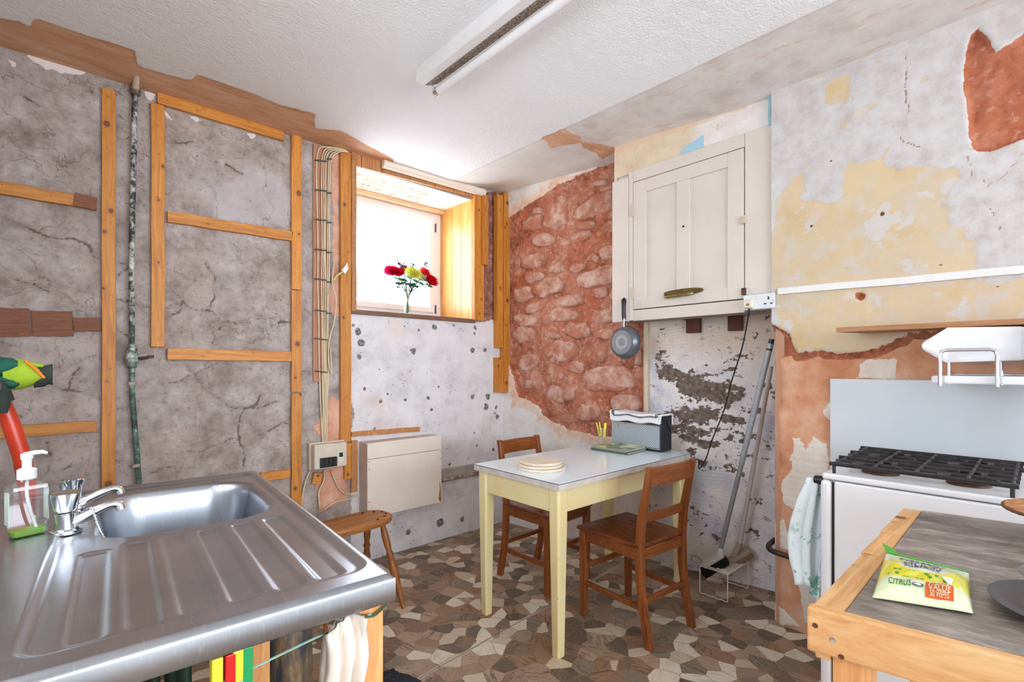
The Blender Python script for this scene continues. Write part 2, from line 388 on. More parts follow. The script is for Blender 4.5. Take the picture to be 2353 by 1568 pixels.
    dots = g.vor(30)['Distance']; wc = g.mix(g.ma('MULTIPLY', g.edge(g.ma('ADD', dots, g.ma('MULTIPLY', g.noise(5, 2), .45)), .31, .28), .8), wc, c(90, 85, 84))
    wc = g.mix(g.edge(g.at('spot'), -.001, .002), wc, g.ramp(g.noise(90, 2), [(.38, c(84, 79, 76)), (.6, c(158, 151, 147))]))
    wf = g.edge(g.ma('ADD', g.at('white'), g.ma('MULTIPLY', g.ma('SUBTRACT', g.noise(50, 4, .7), .5), .02)), -.001, .002)
    co = g.mix(wf, co, wc)
    return g.out(co, .9, 0, (g.ma('ADD', g.ma('MULTIPLY', mid, .6), g.ma('MULTIPLY', fine, .4)), .35, .006), .25)
wl = surf('wall_left', (0, 0, 0), (1, 0, 0), (0, -1, 0), rng(RX0, 0, .0085, WIN[:2]), rng(0, RZ1 + .1, .0085, WIN[2:]), fL, mat_left(), WIN)
wl['label'] = 'cracked grey cement wall with white painted part below the window'

# ---- far wall: red earth-mortared rubble and the painted alcove back --------------------------
FD = Vector((.146, -.9893, 0)); FN = Vector((-.9893, -.146, 0))
def pF(px, py, o=0):
    p = onP(px, py, FN * o, FN); return (p.dot(FD), p.z)
def PF(L): return [pF(*q) for q in L]
red_F = PF([(1166, 502), (1207, 475), (1256, 445), (1291, 418), (1344, 399), (1375, 391), (1379, 376), (1417, 362), (1500, 325), (1484, 1010), (1375, 1003), (1340, 995), (1275, 972), (1245, 955), (1235, 932), (1185, 915), (1172, 850), (1163, 800)])
alc_x = pF(1492, 800)[0]
br_F = [PF(p) for p in ([(1530, 845), (1560, 830), (1660, 835), (1690, 850), (1650, 875), (1700, 935), (1640, 945), (1600, 925), (1550, 900), (1510, 880)],
        [(1555, 955), (1600, 945), (1630, 985), (1640, 1020), (1600, 1030), (1560, 1020)], [(1670, 955), (1695, 950), (1700, 1005), (1680, 990)])]
def fF(u, z):
    j = fbm(u, z, 8, 4, 103) * .03 + fbm(u, z, 40, 3, 105) * .007
    rd = sdpoly(u, z, red_F) + j; rd = np.minimum(rd, alc_x - .012 - u + j * .4)
    al = u - alc_x + j * .3
    bb = np.full(u.shape, -9.)
    for p in br_F: bb = np.maximum(bb, sdpoly(u, z, p))
    bb = np.maximum(bb, -.14) * .35 + fbm(u * .75, z * 1.7, 10, 5, 107, .7) * .17 - .022 + .03 * sstep(0, .2, u - alc_x) * sstep(.62, .9, z) * sstep(1.28, 1.12, z)
    k = sstep(-.004, .012, rd)
    lump = fbm(u, z, 7, 5, 109) * .020 + fbm(u, z, 26, 4, 111, .65) * .016
    d = fbm(u, z, 4, 3, 113) * .003 * (1 - k) + k * (lump - .024)
    d += (1 - k) * sstep(0, .02, al) * (.0012 * np.sin(z * 2 * PI / .02 + 6 * fbm(u, z, 3, 2, 117)) * sstep(-.1, .2, fbm(u, z, 2.5, 3, 115)) - .0025 * sstep(0, .004, bb))
    return d, {'red': rd, 'alcove': al, 'bare': bb, 'low': 1.15 - z + 0 * u}
def earth(g, sc=1.0):
    a = g.noise(6 * sc, 7, .68); b = g.noise(34 * sc, 5, .7); w = g.noise(3, 4, vec=g.map(g.tc(), loc=(4, 4, 2)))
    co = g.ramp(a, [(.28, c(126, 72, 54)), (.42, c(168, 104, 80)), (.56, c(192, 130, 106)), (.72, c(214, 168, 148))])
    co = g.mix(g.ma('MULTIPLY', g.edge(w, .48, .62), .55), co, c(186, 104, 70))
    co = g.mix(g.ma('MULTIPLY', g.edge(b, .54, .68), .6), co, c(224, 186, 168))
    co = g.mix(g.ma('MULTIPLY', g.edge(b, .42, .30), .6), co, c(104, 52, 36))
    return co, a, b
def mat_far():
    g = G('rubble_and_old_paint'); ec, a, b = earth(g)
    wn = g.noise(5, 6, .65)
    wc = g.ramp(wn, [(.3, c(214, 206, 202)), (.5, c(232, 228, 224)), (.7, c(238, 236, 233))])
    wc = g.mix(g.ma('MULTIPLY', g.edge(g.noise(3, 5, vec=g.map(g.tc(), loc=(2, 2, 7))), .54, .68), .55), wc, c(230, 200, 170))
    wc = g.mix(g.ma('MULTIPLY', g.edge(g.ma('ADD', g.at('red'), g.ma('MULTIPLY', g.ma('SUBTRACT', g.noise(7, 4, .7), .5), .3)), -.10, -.02), .75), wc, g.ramp(g.noise(16, 4), [(.4, c(222, 170, 128)), (.6, c(232, 208, 184))]))
    dk = g.noise(22, 5, .75); wc = g.mix(g.ma('MULTIPLY', g.edge(dk, .66, .73), .7), wc, c(120, 112, 108))
    # alcove: layers of old distemper
    p1 = g.noise(4.5, 6, .7); p2 = g.noise(2.6, 4, .6, g.map(g.tc(), loc=(7, 1, 3)))
    ac = g.ramp(p1, [(.3, c(206, 202, 210)), (.48, c(230, 226, 226)), (.66, c(238, 231, 222))])
    ac = g.mix(g.ma('MULTIPLY', g.edge(p2, .5, .62), .55), ac, c(182, 186, 204))
    up = g.edge(g.ma('ADD', g.at('low'), g.ma('MULTIPLY', p1, .3)), .12, -.12)
    ac = g.mix(g.ma('MULTIPLY', up, .75), ac, g.ramp(p2, [(.35, c(232, 208, 178)), (.6, c(224, 204, 184))]))
    fl = g.noise(15, 6, .75, g.map(g.tc(), (1, 1, 1.6)))
    rg = g.ma('SINE', g.ma('ADD', g.ma('MULTIPLY', g.n('ShaderNodeSeparateXYZ', {0: g.tc()}).outputs[2], 330.), g.ma('MULTIPLY', p2, 30.)))
    ac = g.mix(g.ma('MULTIPLY', g.edge(rg, .2, .9), g.ma('MULTIPLY', g.edge(p1, .44, .58), .4)), ac, c(240, 236, 226))
    ac = g.mix(g.ma('MULTIPLY', g.edge(fl, .60, .64), .7), ac, c(140, 128, 122))
    bf = g.edge(g.ma('ADD', g.at('bare'), g.ma('MULTIPLY', g.ma('SUBTRACT', g.noise(24, 5, .75), .5), .22)), .0, .004)
    ac = g.mix(bf, ac, g.ramp(g.noise(40, 3), [(.35, c(98, 84, 74)), (.65, c(136, 122, 112))]))
    co = g.mix(g.edge(g.at('alcove'), -.002, .002), wc, ac)
    rf = g.edge(g.ma('ADD', g.at('red'), g.ma('MULTIPLY', g.ma('SUBTRACT', g.noise(45, 4, .7), .5), .02)), -.001, .003)
    co = g.mix(rf, co, ec)
    h = g.mix(rf, wn, g.mix(.5, a, b))
    return g.out(co, .93, 0, (h, .9, .018), .2)
wf = surf('wall_far', (0, 0, 0), FD, FN, rng(0, 2.15, .008), rng(0, 2.68, .008), fF, mat_far())
wf['label'] = 'end wall of exposed red earth rubble beside the old painted alcove'

# the rubble stones that show in the red wall, each one its own piece
def stone_mat():
    g = G('pink_sandstone'); r = g.rnd(); v = g.n('ShaderNodeVectorMath', {0: g.tc(), 1: g.n('ShaderNodeCombineXYZ', {0: g.ma('MULTIPLY', r, 31.), 1: r, 2: g.ma('MULTIPLY', r, 17.)}).outputs[0]}, operation='ADD').outputs[0]
    a = g.noise(14, 6, .68, v); b = g.noise(70, 4, .7, v); w = g.noise(5, 4, .6, v)
    co = g.ramp(a, [(.26, c(150, 96, 78)), (.42, c(190, 138, 118)), (.58, c(208, 168, 150)), (.75, c(224, 200, 186))])
    co = g.mix(g.ma('MULTIPLY', g.edge(w, .50, .60), .8), co, c(184, 116, 90))
    co = g.mix(g.ma('MULTIPLY', g.edge(b, .58, .7), .5), co, c(150, 98, 80))
    return g.out(co, .92, 0, (g.mix(.5, a, b), .6, .01), .2)
SM = stone_mat()
stones = [[(160, 655), (215, 565), (285, 550), (290, 640)], [(300, 620), (310, 520), (370, 450), (450, 455), (440, 600), (370, 640)],
 [(465, 580), (480, 530), (600, 450), (690, 400), (735, 420), (720, 520), (560, 570)], [(225, 740), (235, 690), (290, 665), (365, 680), (370, 730), (300, 745)],
 [(390, 740), (400, 690), (480, 665), (590, 650), (600, 690), (470, 735)], [(640, 640), (680, 600), (745, 590), (745, 650), (660, 665)],
 [(330, 900), (350, 850), (410, 840), (430, 890), (380, 910)], [(460, 890), (480, 850), (550, 850), (560, 880), (500, 905)],
 [(490, 960), (510, 920), (600, 890), (745, 850), (745, 950), (560, 990)], [(245, 1040), (250, 980), (330, 935), (420, 950), (400, 1010), (300, 1050)],
 [(170, 1130), (230, 1090), (330, 1060), (310, 1110), (220, 1150)], [(360, 1090), (400, 1050), (520, 1030), (560, 1080), (450, 1110)],
 [(300, 1180), (380, 1120), (500, 1130), (520, 1180), (400, 1200)], [(305, 1295), (320, 1265), (395, 1270), (395, 1305)],
 [(300, 1370), (320, 1330), (400, 1320), (500, 1340), (560, 1350), (430, 1440), (330, 1440)], [(140, 1450), (180, 1400), (260, 1400), (270, 1460), (190, 1500)],
 [(545, 1560), (560, 1490), (660, 1470), (800, 1480), (835, 1540), (830, 1610), (560, 1610)], [(630, 780), (660, 740), (740, 740), (740, 820), (650, 820)],
 [(690, 1060), (720, 990), (750, 980), (750, 1080)], [(580, 1420), (640, 1330), (690, 1340), (650, 1450)],
 [(150, 850), (220, 790), (300, 800), (290, 860), (200, 880)], [(590, 1180), (640, 1110), (740, 1120), (735, 1190), (650, 1220)], [(110, 1280), (150, 1230), (230, 1240), (250, 1300), (160, 1330)],
 [(300, 1640), (330, 1590), (460, 1580), (500, 1650), (390, 1690)], [(690, 1700), (720, 1650), (850, 1640), (880, 1730), (760, 1760)], [(470, 1750), (540, 1700), (640, 1720), (620, 1790), (520, 1800)],
 [(480, 640), (500, 600), (600, 590), (620, 630), (540, 645)], [(180, 940), (200, 900), (290, 900), (300, 935), (220, 970)], [(560, 830), (580, 790), (630, 790), (625, 840)], [(110, 1050), (130, 990), (220, 990), (230, 1060), (150, 1080)],
 [(110, 1200), (140, 1150), (260, 1170), (260, 1210), (170, 1230)], [(420, 1250), (440, 1210), (560, 1210), (570, 1280), (480, 1300)], [(440, 1500), (460, 1440), (540, 1440), (540, 1510)], [(600, 1290), (620, 1250), (720, 1240), (700, 1310)],
 [(330, 1500), (350, 1460), (420, 1470), (420, 1540), (350, 1550)], [(230, 560), (250, 520), (290, 510), (285, 545)], [(590, 380), (610, 350), (690, 340), (680, 380)], [(610, 1010), (640, 990), (690, 1000), (680, 1050), (620, 1060)],
 [(170, 1600), (200, 1550), (270, 1560), (270, 1610)], [(850, 1460), (860, 1380), (900, 1370), (905, 1460)]]
for k, L in enumerate(stones):
    P = [pF(1130 + x / 2.613, 280 + y / 2.613) for x, y in L]
    cu = sum(p[0] for p in P) / len(P); cz = sum(p[1] for p in P) / len(P); m = 22
    out = []
    for i in range(m):                                     # rounded, slightly uneven outline
        a = 2 * PI * i / m; dx, dy = math.cos(a), math.sin(a); best = .02
        for q in range(len(P)):
            x1, y1 = P[q - 1][0] - cu, P[q - 1][1] - cz; x2, y2 = P[q][0] - cu, P[q][1] - cz
            den = dx * (y2 - y1) - dy * (x2 - x1)
            if abs(den) > 1e-9:
                t = (x1 * (y2 - y1) - y1 * (x2 - x1)) / den; s_ = (x1 * dy - y1 * dx) / den
                if t > 0 and -.001 <= s_ <= 1.001: best = max(best, t)
        out.append(best)
    out = [(out[i - 1] + 2 * out[i] + out[(i + 1) % m]) / 4 * random.uniform(.9, 1.1) for i in range(m)]
    mb = MB(); hh = random.uniform(.010, .017)
    for s_, h in ((1.16, -.03), (1.08, .1), (.96, .7), (.72, 1.0), (.36, 1.02)):
        for i in range(m):
            a = 2 * PI * i / m; u_ = cu + math.cos(a) * out[i] * s_; z_ = cz + math.sin(a) * out[i] * s_
            nz = float(fbm(np.array(u_), np.array(z_), 16, 4, 200 + k)) * .016 * (s_ < 1.1)
            p = FD * u_ + Vector((0, 0, z_)) + FN * (-.022 + (h * hh if h > 0 else h) + nz); mb.v.append(tuple(p))
    mb.v.append(tuple(FD * cu + Vector((0, 0, cz)) + FN * (-.022 + hh * 1.05)))
    for r in range(4):
        for i in range(m): j = (i + 1) % m; mb.f.append([r * m + i, r * m + j, (r + 1) * m + j, (r + 1) * m + i])
    for i in range(m): mb.f.append([4 * m + i, 4 * m + (i + 1) % m, 5 * m])
    o = build('stone', mb, SM, wf, smooth=70)

# ---- right wall: chimney breast with layers of flaking paint ----------------------------------
BX, BY = -.07, -2.04
def pB(px, py): p = onX(px, py, BX); return (p.y, p.z)
def PB(L): return [pB(*q) for q in L]
up_B = PB([(1700, 740), (1775, 748), (1812, 768), (1821, 799), (1835, 814), (1878, 805), (1930, 814), (1993, 806), (2040, 790), (2076, 777), (2086, 763), (2135, 763), (2353, 752), (2800, 740), (2800, -400), (1500, -100)])
redB = [PB(p) for p in ([(2250, 62), (2279, 92), (2291, 122), (2353, 78), (2440, 50), (2440, 330), (2353, 326), (2275, 351), (2240, 342), (2222, 275), (2213, 142), (2227, 83)],
        [(1960, 672), (1980, 668), (1998, 674), (1990, 690), (1975, 695), (1962, 688)], [(1770, 745), (1815, 770), (1836, 818), (1770, 828)])]
crmB = [PB(p) for p in ([(1809, 404), (1846, 399), (1850, 427), (1878, 436), (1846, 455), (1919, 471), (1942, 450), (1937, 404), (1947, 363), (1979, 377), (2025, 367), (2043, 342), (2025, 390), (2061, 400), (2135, 390), (2190, 395), (2176, 459), (2181, 519), (2240, 551), (2245, 592), (2245, 640), (1775, 690), (1775, 473)],
        [(1887, 202), (1924, 170), (1970, 165), (1942, 230), (1919, 232)], [(1965, 255), (2020, 235), (2022, 245), (1985, 270)], [(1985, 280), (2012, 278), (2005, 310), (1988, 318)], [(2110, 180), (2165, 160), (2160, 180), (2115, 195)],
        [(1780, 690), (1960, 665), (2353, 640), (2700, 640), (2700, 900), (1780, 900)])]
whtB = [PB(p) for p in ([(1968, 872), (1975, 838), (1990, 828), (2055, 828), (2058, 872)], [(1915, 910), (1886, 953), (1915, 975)],
        [(1819, 1004), (1843, 1008), (1849, 1032), (1870, 1004), (1902, 1024), (1904, 1170), (1853, 1188), (1803, 1155), (1795, 1111), (1815, 1083), (1819, 1060), (1807, 1064), (1823, 1036)],
        [(1770, 1202), (1799, 1198), (1825, 1265), (1770, 1258)], [(1832, 1345), (1870, 1320), (1900, 1330), (1900, 1450), (1850, 1430)], [(1770, 1390), (1800, 1400), (1840, 1440), (1770, 1440)])]
hol_B = PB([(2122, 470), (2134, 435), (2118, 440), (2108, 490), (2115, 492)])
crk_B = [PB(L) for L in [[(2213, 358), (2229, 404), (2259, 427), (2259, 473), (2286, 510), (2293, 556), (2309, 583), (2302, 611)], [(2080, 130), (2090, 170), (2085, 245), (2078, 270)], [(2050, 285), (2085, 325), (2120, 345)], [(2259, 427), (2300, 410), (2345, 350)]]]
dot_B = [(*pB(x, y), r) for x, y, r in ((2029, 493, .009), (1866, 521, .007), (2073, 523, .004), (2281, 490, .005), (1912, 371, .006), (1945, 617, .004), (2162, 609, .006), (1899, 634, .004), (2294, 660, .005))]
def fB(u, z):
    j = fbm(u, z, 9, 4, 303) * .018 + fbm(u, z, 42, 3, 305) * .006
    up = sdpoly(u, z, up_B) + j; rd = np.full(u.shape, -9.); cm = rd.copy(); wh = rd.copy()
    for p in redB: rd = np.maximum(rd, sdpoly(u, z, p))
    for p in crmB: cm = np.maximum(cm, sdpoly(u, z, p))
    for p in whtB: wh = np.maximum(wh, sdpoly(u, z, p))
    rd = rd + j * .7; cm = cm + fbm(u, z, 7, 4, 309) * .07; wh = wh + j * .8
    cr = dlines(u + fbm(u, z, 11, 5, 311, .65) * .03, z + fbm(u, z, 11, 5, 313, .65) * .03, crk_B)
    dt = np.full(u.shape, -9.)
    for x, y, r in dot_B: dt = np.maximum(dt, r - np.hypot(u - x, z - y))
    lip = sstep(.035, .0, abs(up + .012)) * (up < .004)                      # ragged broken edge of the upper coat
    d = fbm(u, z, 3, 3, 315) * .005 + fbm(u, z, 22, 3, 317) * .0015
    d += sstep(-.003, .004, up) * .010 + sstep(-.002, .003, wh) * .004 + sstep(0, .006, wh) * .001 * np.sin(z * 2 * PI / .012)
    d += sstep(.002, -.002, cm) * .0015 * (up > 0) - sstep(-.002, .012, rd) * (.022 - .018 * fbm(u, z, 15, 5, 319, .6)) - sstep(.005, 0, cr) * .003
    d -= .04 * sstep(-.05 + .03 * fbm(u * 0 + 3, z, 6, 3, 321), .012, u - BY) * (z < 1.42)    # chipped arris
    return d, {'upper': up, 'red': rd, 'cream': cm, 'white': wh, 'crack': cr, 'dots': dt, 'lip': lip}
def mat_breast():
    g = G('flaking_paint_over_earth_render'); ec, a, b = earth(g, .9)
    n5 = g.noise(5, 6, .65); n9 = g.noise(11, 5, .7); n40 = g.noise(40, 4, .7); n3 = g.noise(2.3, 5, .6, g.map(g.tc(), loc=(4, 0, 2)))
    oc = g.ramp(n5, [(.28, c(192, 122, 84)), (.45, c(214, 156, 120)), (.6, c(222, 178, 150)), (.75, c(228, 200, 180))])
    oc = g.mix(g.ma('MULTIPLY', g.edge(n3, .55, .7), .5), oc, c(198, 116, 72)); oc = g.mix(g.ma('MULTIPLY', g.edge(n40, .60, .72), .4), oc, c(164, 106, 78))
    wc = g.ramp(n9, [(.3, c(190, 180, 174)), (.5, c(204, 198, 195)), (.7, c(214, 210, 208))])
    wc = g.mix(g.ma('MULTIPLY', g.edge(g.noise(5, 4, .72, g.map(g.tc(), loc=(6, 3, 1))), .60, .63), .7), wc, c(206, 182, 152)); wc = g.mix(g.ma('MULTIPLY', g.edge(n40, .58, .70), .4), wc, c(206, 186, 174))
    cc = g.ramp(n5, [(.3, c(208, 182, 140)), (.5, c(212, 191, 160)), (.7, c(204, 186, 162))])
    cc = g.mix(g.ma('MULTIPLY', g.edge(n9, .50, .62), .6), cc, c(206, 198, 190)); cc = g.mix(g.ma('MULTIPLY', g.edge(g.noise(4, 4, .7, g.map(g.tc(), loc=(1, 1, 6))), .57, .60), .8), cc, c(208, 203, 200)); cc = g.mix(g.ma('MULTIPLY', g.edge(n3, .5, .64), .45), cc, c(226, 198, 146))
    cc = g.mix(g.ma('MULTIPLY', g.edge(n40, .58, .7), .3), cc, c(208, 184, 156))
    jit = g.ma('MULTIPLY', g.ma('SUBTRACT', n40, .5), .03); je = lambda k, lo=-.001, hi=.002, s_=1: g.edge(g.ma('ADD', g.at(k), g.ma('MULTIPLY', jit, s_)), lo, hi)
    uc = g.mix(je('cream'), wc, cc); e0 = g.ma('SUBTRACT', 1., g.ma('ABSOLUTE', g.ma('SUBTRACT', g.ma('MULTIPLY', je('cream', -.006, .006), 2.), 1.)))
    uc = g.mix(g.ma('MULTIPLY', e0, .35), uc, c(200, 176, 150))
    lc = g.mix(je('white'), oc, g.ramp(n9, [(.3, c(222, 206, 188)), (.6, c(234, 226, 214))]))
    lc = g.mix(g.ma('MULTIPLY', g.edge(g.ma('ADD', g.at('lip'), jit), .25, .5), .85), lc, g.ramp(n40, [(.35, c(110, 56, 38)), (.62, c(178, 100, 70))]))
    co = g.mix(je('upper'), lc, uc)
    co = g.mix(je('red', -.001, .002, .5), co, g.mix(.45, ec, g.ramp(n5, [(.3, c(150, 72, 40)), (.6, c(186, 100, 60))])))
    cr = g.ma('ADD', g.at('crack'), g.ma('MULTIPLY', n40, -.004))
    co = g.mix(g.ma('MULTIPLY', g.edge(g.ma('SUBTRACT', cr, g.ma('MULTIPLY', g.edge(n9, .45, .62), .0018)), .0010, -.0006), .75), co, c(150, 108, 90))
    co = g.mix(g.edge(g.at('dots'), -.001, .001), co, c(105, 72, 60))
    return g.out(co, .9, 0, (g.mix(.5, n9, n40), .35, .006), .25)
MB_ = mat_breast()
wb = surf('wall_right', (BX, 0, 0), (0, 1, 0), (-1, 0, 0), rng(RY0, BY, .0085), rng(0, RZ1 + .08, .0085), fB, MB_)
wb['label'] = 'chimney breast wall with flaking cream and white paint over orange render'
mb = MB(); mb.box(BX + .012, .5, BY - .012, BY - .05, 0, RZ1 + .1)
struct(build('wall_alcove_return', mb, plain('return_render', c(196, 150, 122), .9, bump=.4)), 'narrow return of the chimney breast inside the alcove')

# ---- unseen walls behind the photographer, with openings added as daylight fill ---------
PLW = plain('white_distemper', c(232, 228, 222), .9, vs=3)
def wallbox(name, boxes, label):
    mb = MB(); [mb.box(*b) for b in boxes]; return struct(build(name, mb, PLW), label)
a0, a1, b0, b1 = FILL_NEARW
wallbox('wall_near', [(-4.8, a0, RYN - .2, RYN, 0, RZ1 + .1), (a1, 1.9, RYN - .2, RYN, 0, RZ1 + .1), (a0, a1, RYN - .2, RYN, 0, b0), (a0, a1, RYN - .2, RYN, b1, RZ1 + .1)], 'plain end wall with a wide opening added behind the photographer for daylight')
wallbox('wall_right_plain', [(BX, 1.7, RY0 - .1, RY0 + .004, 0, RZ1 + .1), (1.7, 1.9, RYN, RY0 + .004, 0, RZ1 + .1)], 'unseen white walls of the room widened behind the photographer for daylight')  # widened room, unseen, shaped to let more even daylight through
wallbox('wall_side', [(RX0 - .15, RX0, -3.3, FILL_SINKW[0], 0, RZ1 + .1), (RX0 - .15, RX0, FILL_SINKW[1], .6, 0, RZ1 + .1), (RX0 - .15, RX0, FILL_SINKW[0], FILL_SINKW[1], 0, FILL_SINKW[2]), (RX0 - .15, RX0, FILL_SINKW[0], FILL_SINKW[1], FILL_SINKW[3], RZ1 + .1), (-4.7, RX0, -3.3, -3.2, 0, RZ1 + .1), (-4.8, -4.6, RYN, -3.2, 0, RZ1 + .1)], 'plain side wall behind the sink')
wallbox('wall_outer', [(RX0 - .2, WIN[0] - .35, .05, .6, 0, RZ1 + .3), (WIN[1] + .05, .8, .05, .6, 0, RZ1 + .3), (WIN[0] - .35, WIN[1] + .05, .05, .6, 0, WIN[2] - .04), (WIN[0] - .35, WIN[1] + .05, .05, .6, WIN[3] + .07, RZ1 + .3)], 'thickness of the outer wall around the deep window')
mb = MB(); mb.box(.36, .8, -2.3, .1, 0, RZ1 + .3); struct(build('wall_far_core', mb, PLW), 'core of the end wall')

w2 = bpy.data.objects.new('added_window_2', None); COL.objects.link(w2); w2.location = (RX0 - .1, FILL_SINKW[0], FILL_SINKW[2]); struct(w2, 'white framed window added over the sink for side light')  # added window, out of view, lights table and alcove from the left
ww, wh_ = FILL_SINKW[1] - FILL_SINKW[0], FILL_SINKW[3] - FILL_SINKW[2]
for b in ((-.02, .02, 0, ww, 0, .05), (-.02, .02, 0, ww, wh_ - .05, wh_), (-.019, .019, 0, .05, 0, wh_), (-.019, .019, ww - .05, ww, 0, wh_)): build('frame_bar', MB().box(*b), plain('white_upvc', c(236, 237, 240), .35, var=.01), w2)
# ---- floor: printed vinyl sheet in a crazy-paving pattern -------------------------------------
def mat_floor():
    g = G('crazy_paving_vinyl'); v = g.tc(); A = onZ(948, 1568, 0); B = onZ(1440, 1290, 0)
    d1 = g.n('ShaderNodeVectorMath', {0: g.noise(5, 2, col=True), 1: (.035, .035, 0)}, operation='MULTIPLY').outputs[0]
    vv = g.n('ShaderNodeVectorMath', {0: v, 1: d1}, operation='ADD').outputs[0]
    S = 12.5
    vr = g.vor(S, 'F1', vv, '2D', .95); ed = g.vor(S, 'DISTANCE_TO_EDGE', vv, '2D', .95)[0]
    sep = g.n('ShaderNodeSeparateColor', {0: vr['Color']}).outputs
    base = g.ramp(sep[0], [(0, c(138, 114, 94)), (.14, c(166, 140, 118)), (.30, c(116, 98, 82)), (.42, c(178, 152, 130)), (.56, c(142, 128, 110)), (.66, c(158, 124, 98)), (.77, c(228, 216, 196)), (.9, c(208, 190, 166))], 'CONSTANT')
    ang = g.ma('MULTIPLY', sep[1], 6.28)
    rot = g.n('ShaderNodeVectorRotate', {'Vector': v, 'Angle': ang}, rotation_type='Z_AXIS').outputs[0]
    st = g.noise(7, 5, .7, g.map(rot, (1.2, 7, 1)), 1.5); fine = g.noise(26, 4, .7, g.map(rot, (1, 4, 1)), 1)
    dk = g.ma('MULTIPLY', g.edge(st, .52, .36), g.ma('ADD', .25, g.ma('MULTIPLY', g.edge(sep[2], .25, .55), .5)))
    lim = g.ma('SUBTRACT', 1., g.ma('MULTIPLY', g.edge(sep[0], .76, .78), .7))
    co = g.mix(g.ma('MULTIPLY', dk, lim), base, c(84, 66, 52))
    co = g.mix(g.ma('MULTIPLY', g.edge(fine, .54, .7), .35), co, c(206, 186, 162))
    co = g.mix(g.edge(ed, .022, .010), co, g.ramp(g.noise(20, 3), [(.4, c(136, 106, 76)), (.6, c(176, 146, 108))]))
    du = g.noise(2.2, 5, .6, g.map(v, loc=(3, 1, 0))); co = g.mix(g.ma('MULTIPLY', g.edge(du, .56, .74), .35), co, c(206, 194, 184))
    n = Vector((-(B - A).y, (B - A).x, 0)).normalized()
    dd = g.n('ShaderNodeVectorMath', {0: g.n('ShaderNodeVectorMath', {0: v, 1: tuple(A)}, operation='SUBTRACT').outputs[0], 1: tuple(n)}, operation='DOT_PRODUCT').outputs['Value']
    dd = g.ma('ABSOLUTE', g.ma('ADD', dd, g.ma('MULTIPLY', g.ma('SUBTRACT', g.noise(4, 4), .5), .012)))
    wv = g.noise(5, 3, vec=g.map(v, loc=(9, 1, 2)))
    co = g.mix(g.ma('MULTIPLY', g.edge(dd, .012, .004), g.edge(wv, .40, .56)), co, c(204, 190, 176))
    co = g.mix(g.edge(dd, .0022, .001), co, c(70, 56, 46))
    h = g.ma('ADD', g.ma('MULTIPLY', g.edge(ed, .0, .03), .6), g.ma('MULTIPLY', st, .4))
    return g.out(co, g.ramp(fine, [(.3, .38), (.7, .55)]), 0, (h, .25, .003), .4)
mb = MB(); mb.box(-4.8, 1.9, RYN - .1, -3.6, -.06, 0); struct(build('floor_near', mb, plain('pale_bounce_floor', c(186, 180, 172), .6)), 'unseen pale floor added behind the photographer to bounce daylight')  # unseen floor kept pale to bounce daylight onto the ceiling
mb = MB(); mb.box(-4.8, 1.9, -3.6, .1, -.05, 0)
struct(build('floor', mb, mat_floor()), 'brown and cream vinyl floor printed as crazy paving')

# ---- ceiling: textured white paper, stripped to bare board along two sides ---------------------
def pC(px, py): p = onZ(px, py, RZ1); return (p.x, p.y)
def PC(L): return [pC(*q) for q in L]
tanC = PC([(-150, 20), (45, 50), (70, 66), (74, 52), (84, 45), (311, 118), (314, 150), (330, 158), (430, 185), (440, 186), (452, 170), (560, 208), (640, 240), (722, 262), (724, 296), (780, 300), (835, 330), (905, 368), (905, 420), (600, 420), (-150, 200)])
crease = (pC(1300, 295)[0] + pC(1800, 62)[0]) / 2
stain = PC([(1240, 318), (1297, 297), (1335, 322), (1340, 335), (1425, 365), (1385, 385), (1375, 376), (1340, 358), (1330, 340), (1270, 345)])
def fC(u, v):
    j = fbm(u, v, 12, 4, 403) * .008
    t = sdpoly(u, v, tanC) + j; b = u - crease + j * .4; s = sdpoly(u, v, stain) + fbm(u, v, 18, 4, 407) * .02
    d = -.055 * sstep(crease, -.05, u) * sstep(-2.1, -1.0, v) + fbm(u, v, 1.2, 3, 409) * .006
    d -= .0045 * np.maximum(sstep(-.002, .003, t), sstep(-.001, .002, b)) - fbm(u, v, 60, 2, 411) * .0012 * (t < 0) * (b < 0)
    return d, {'tan': t, 'bare': b, 'stain': s}
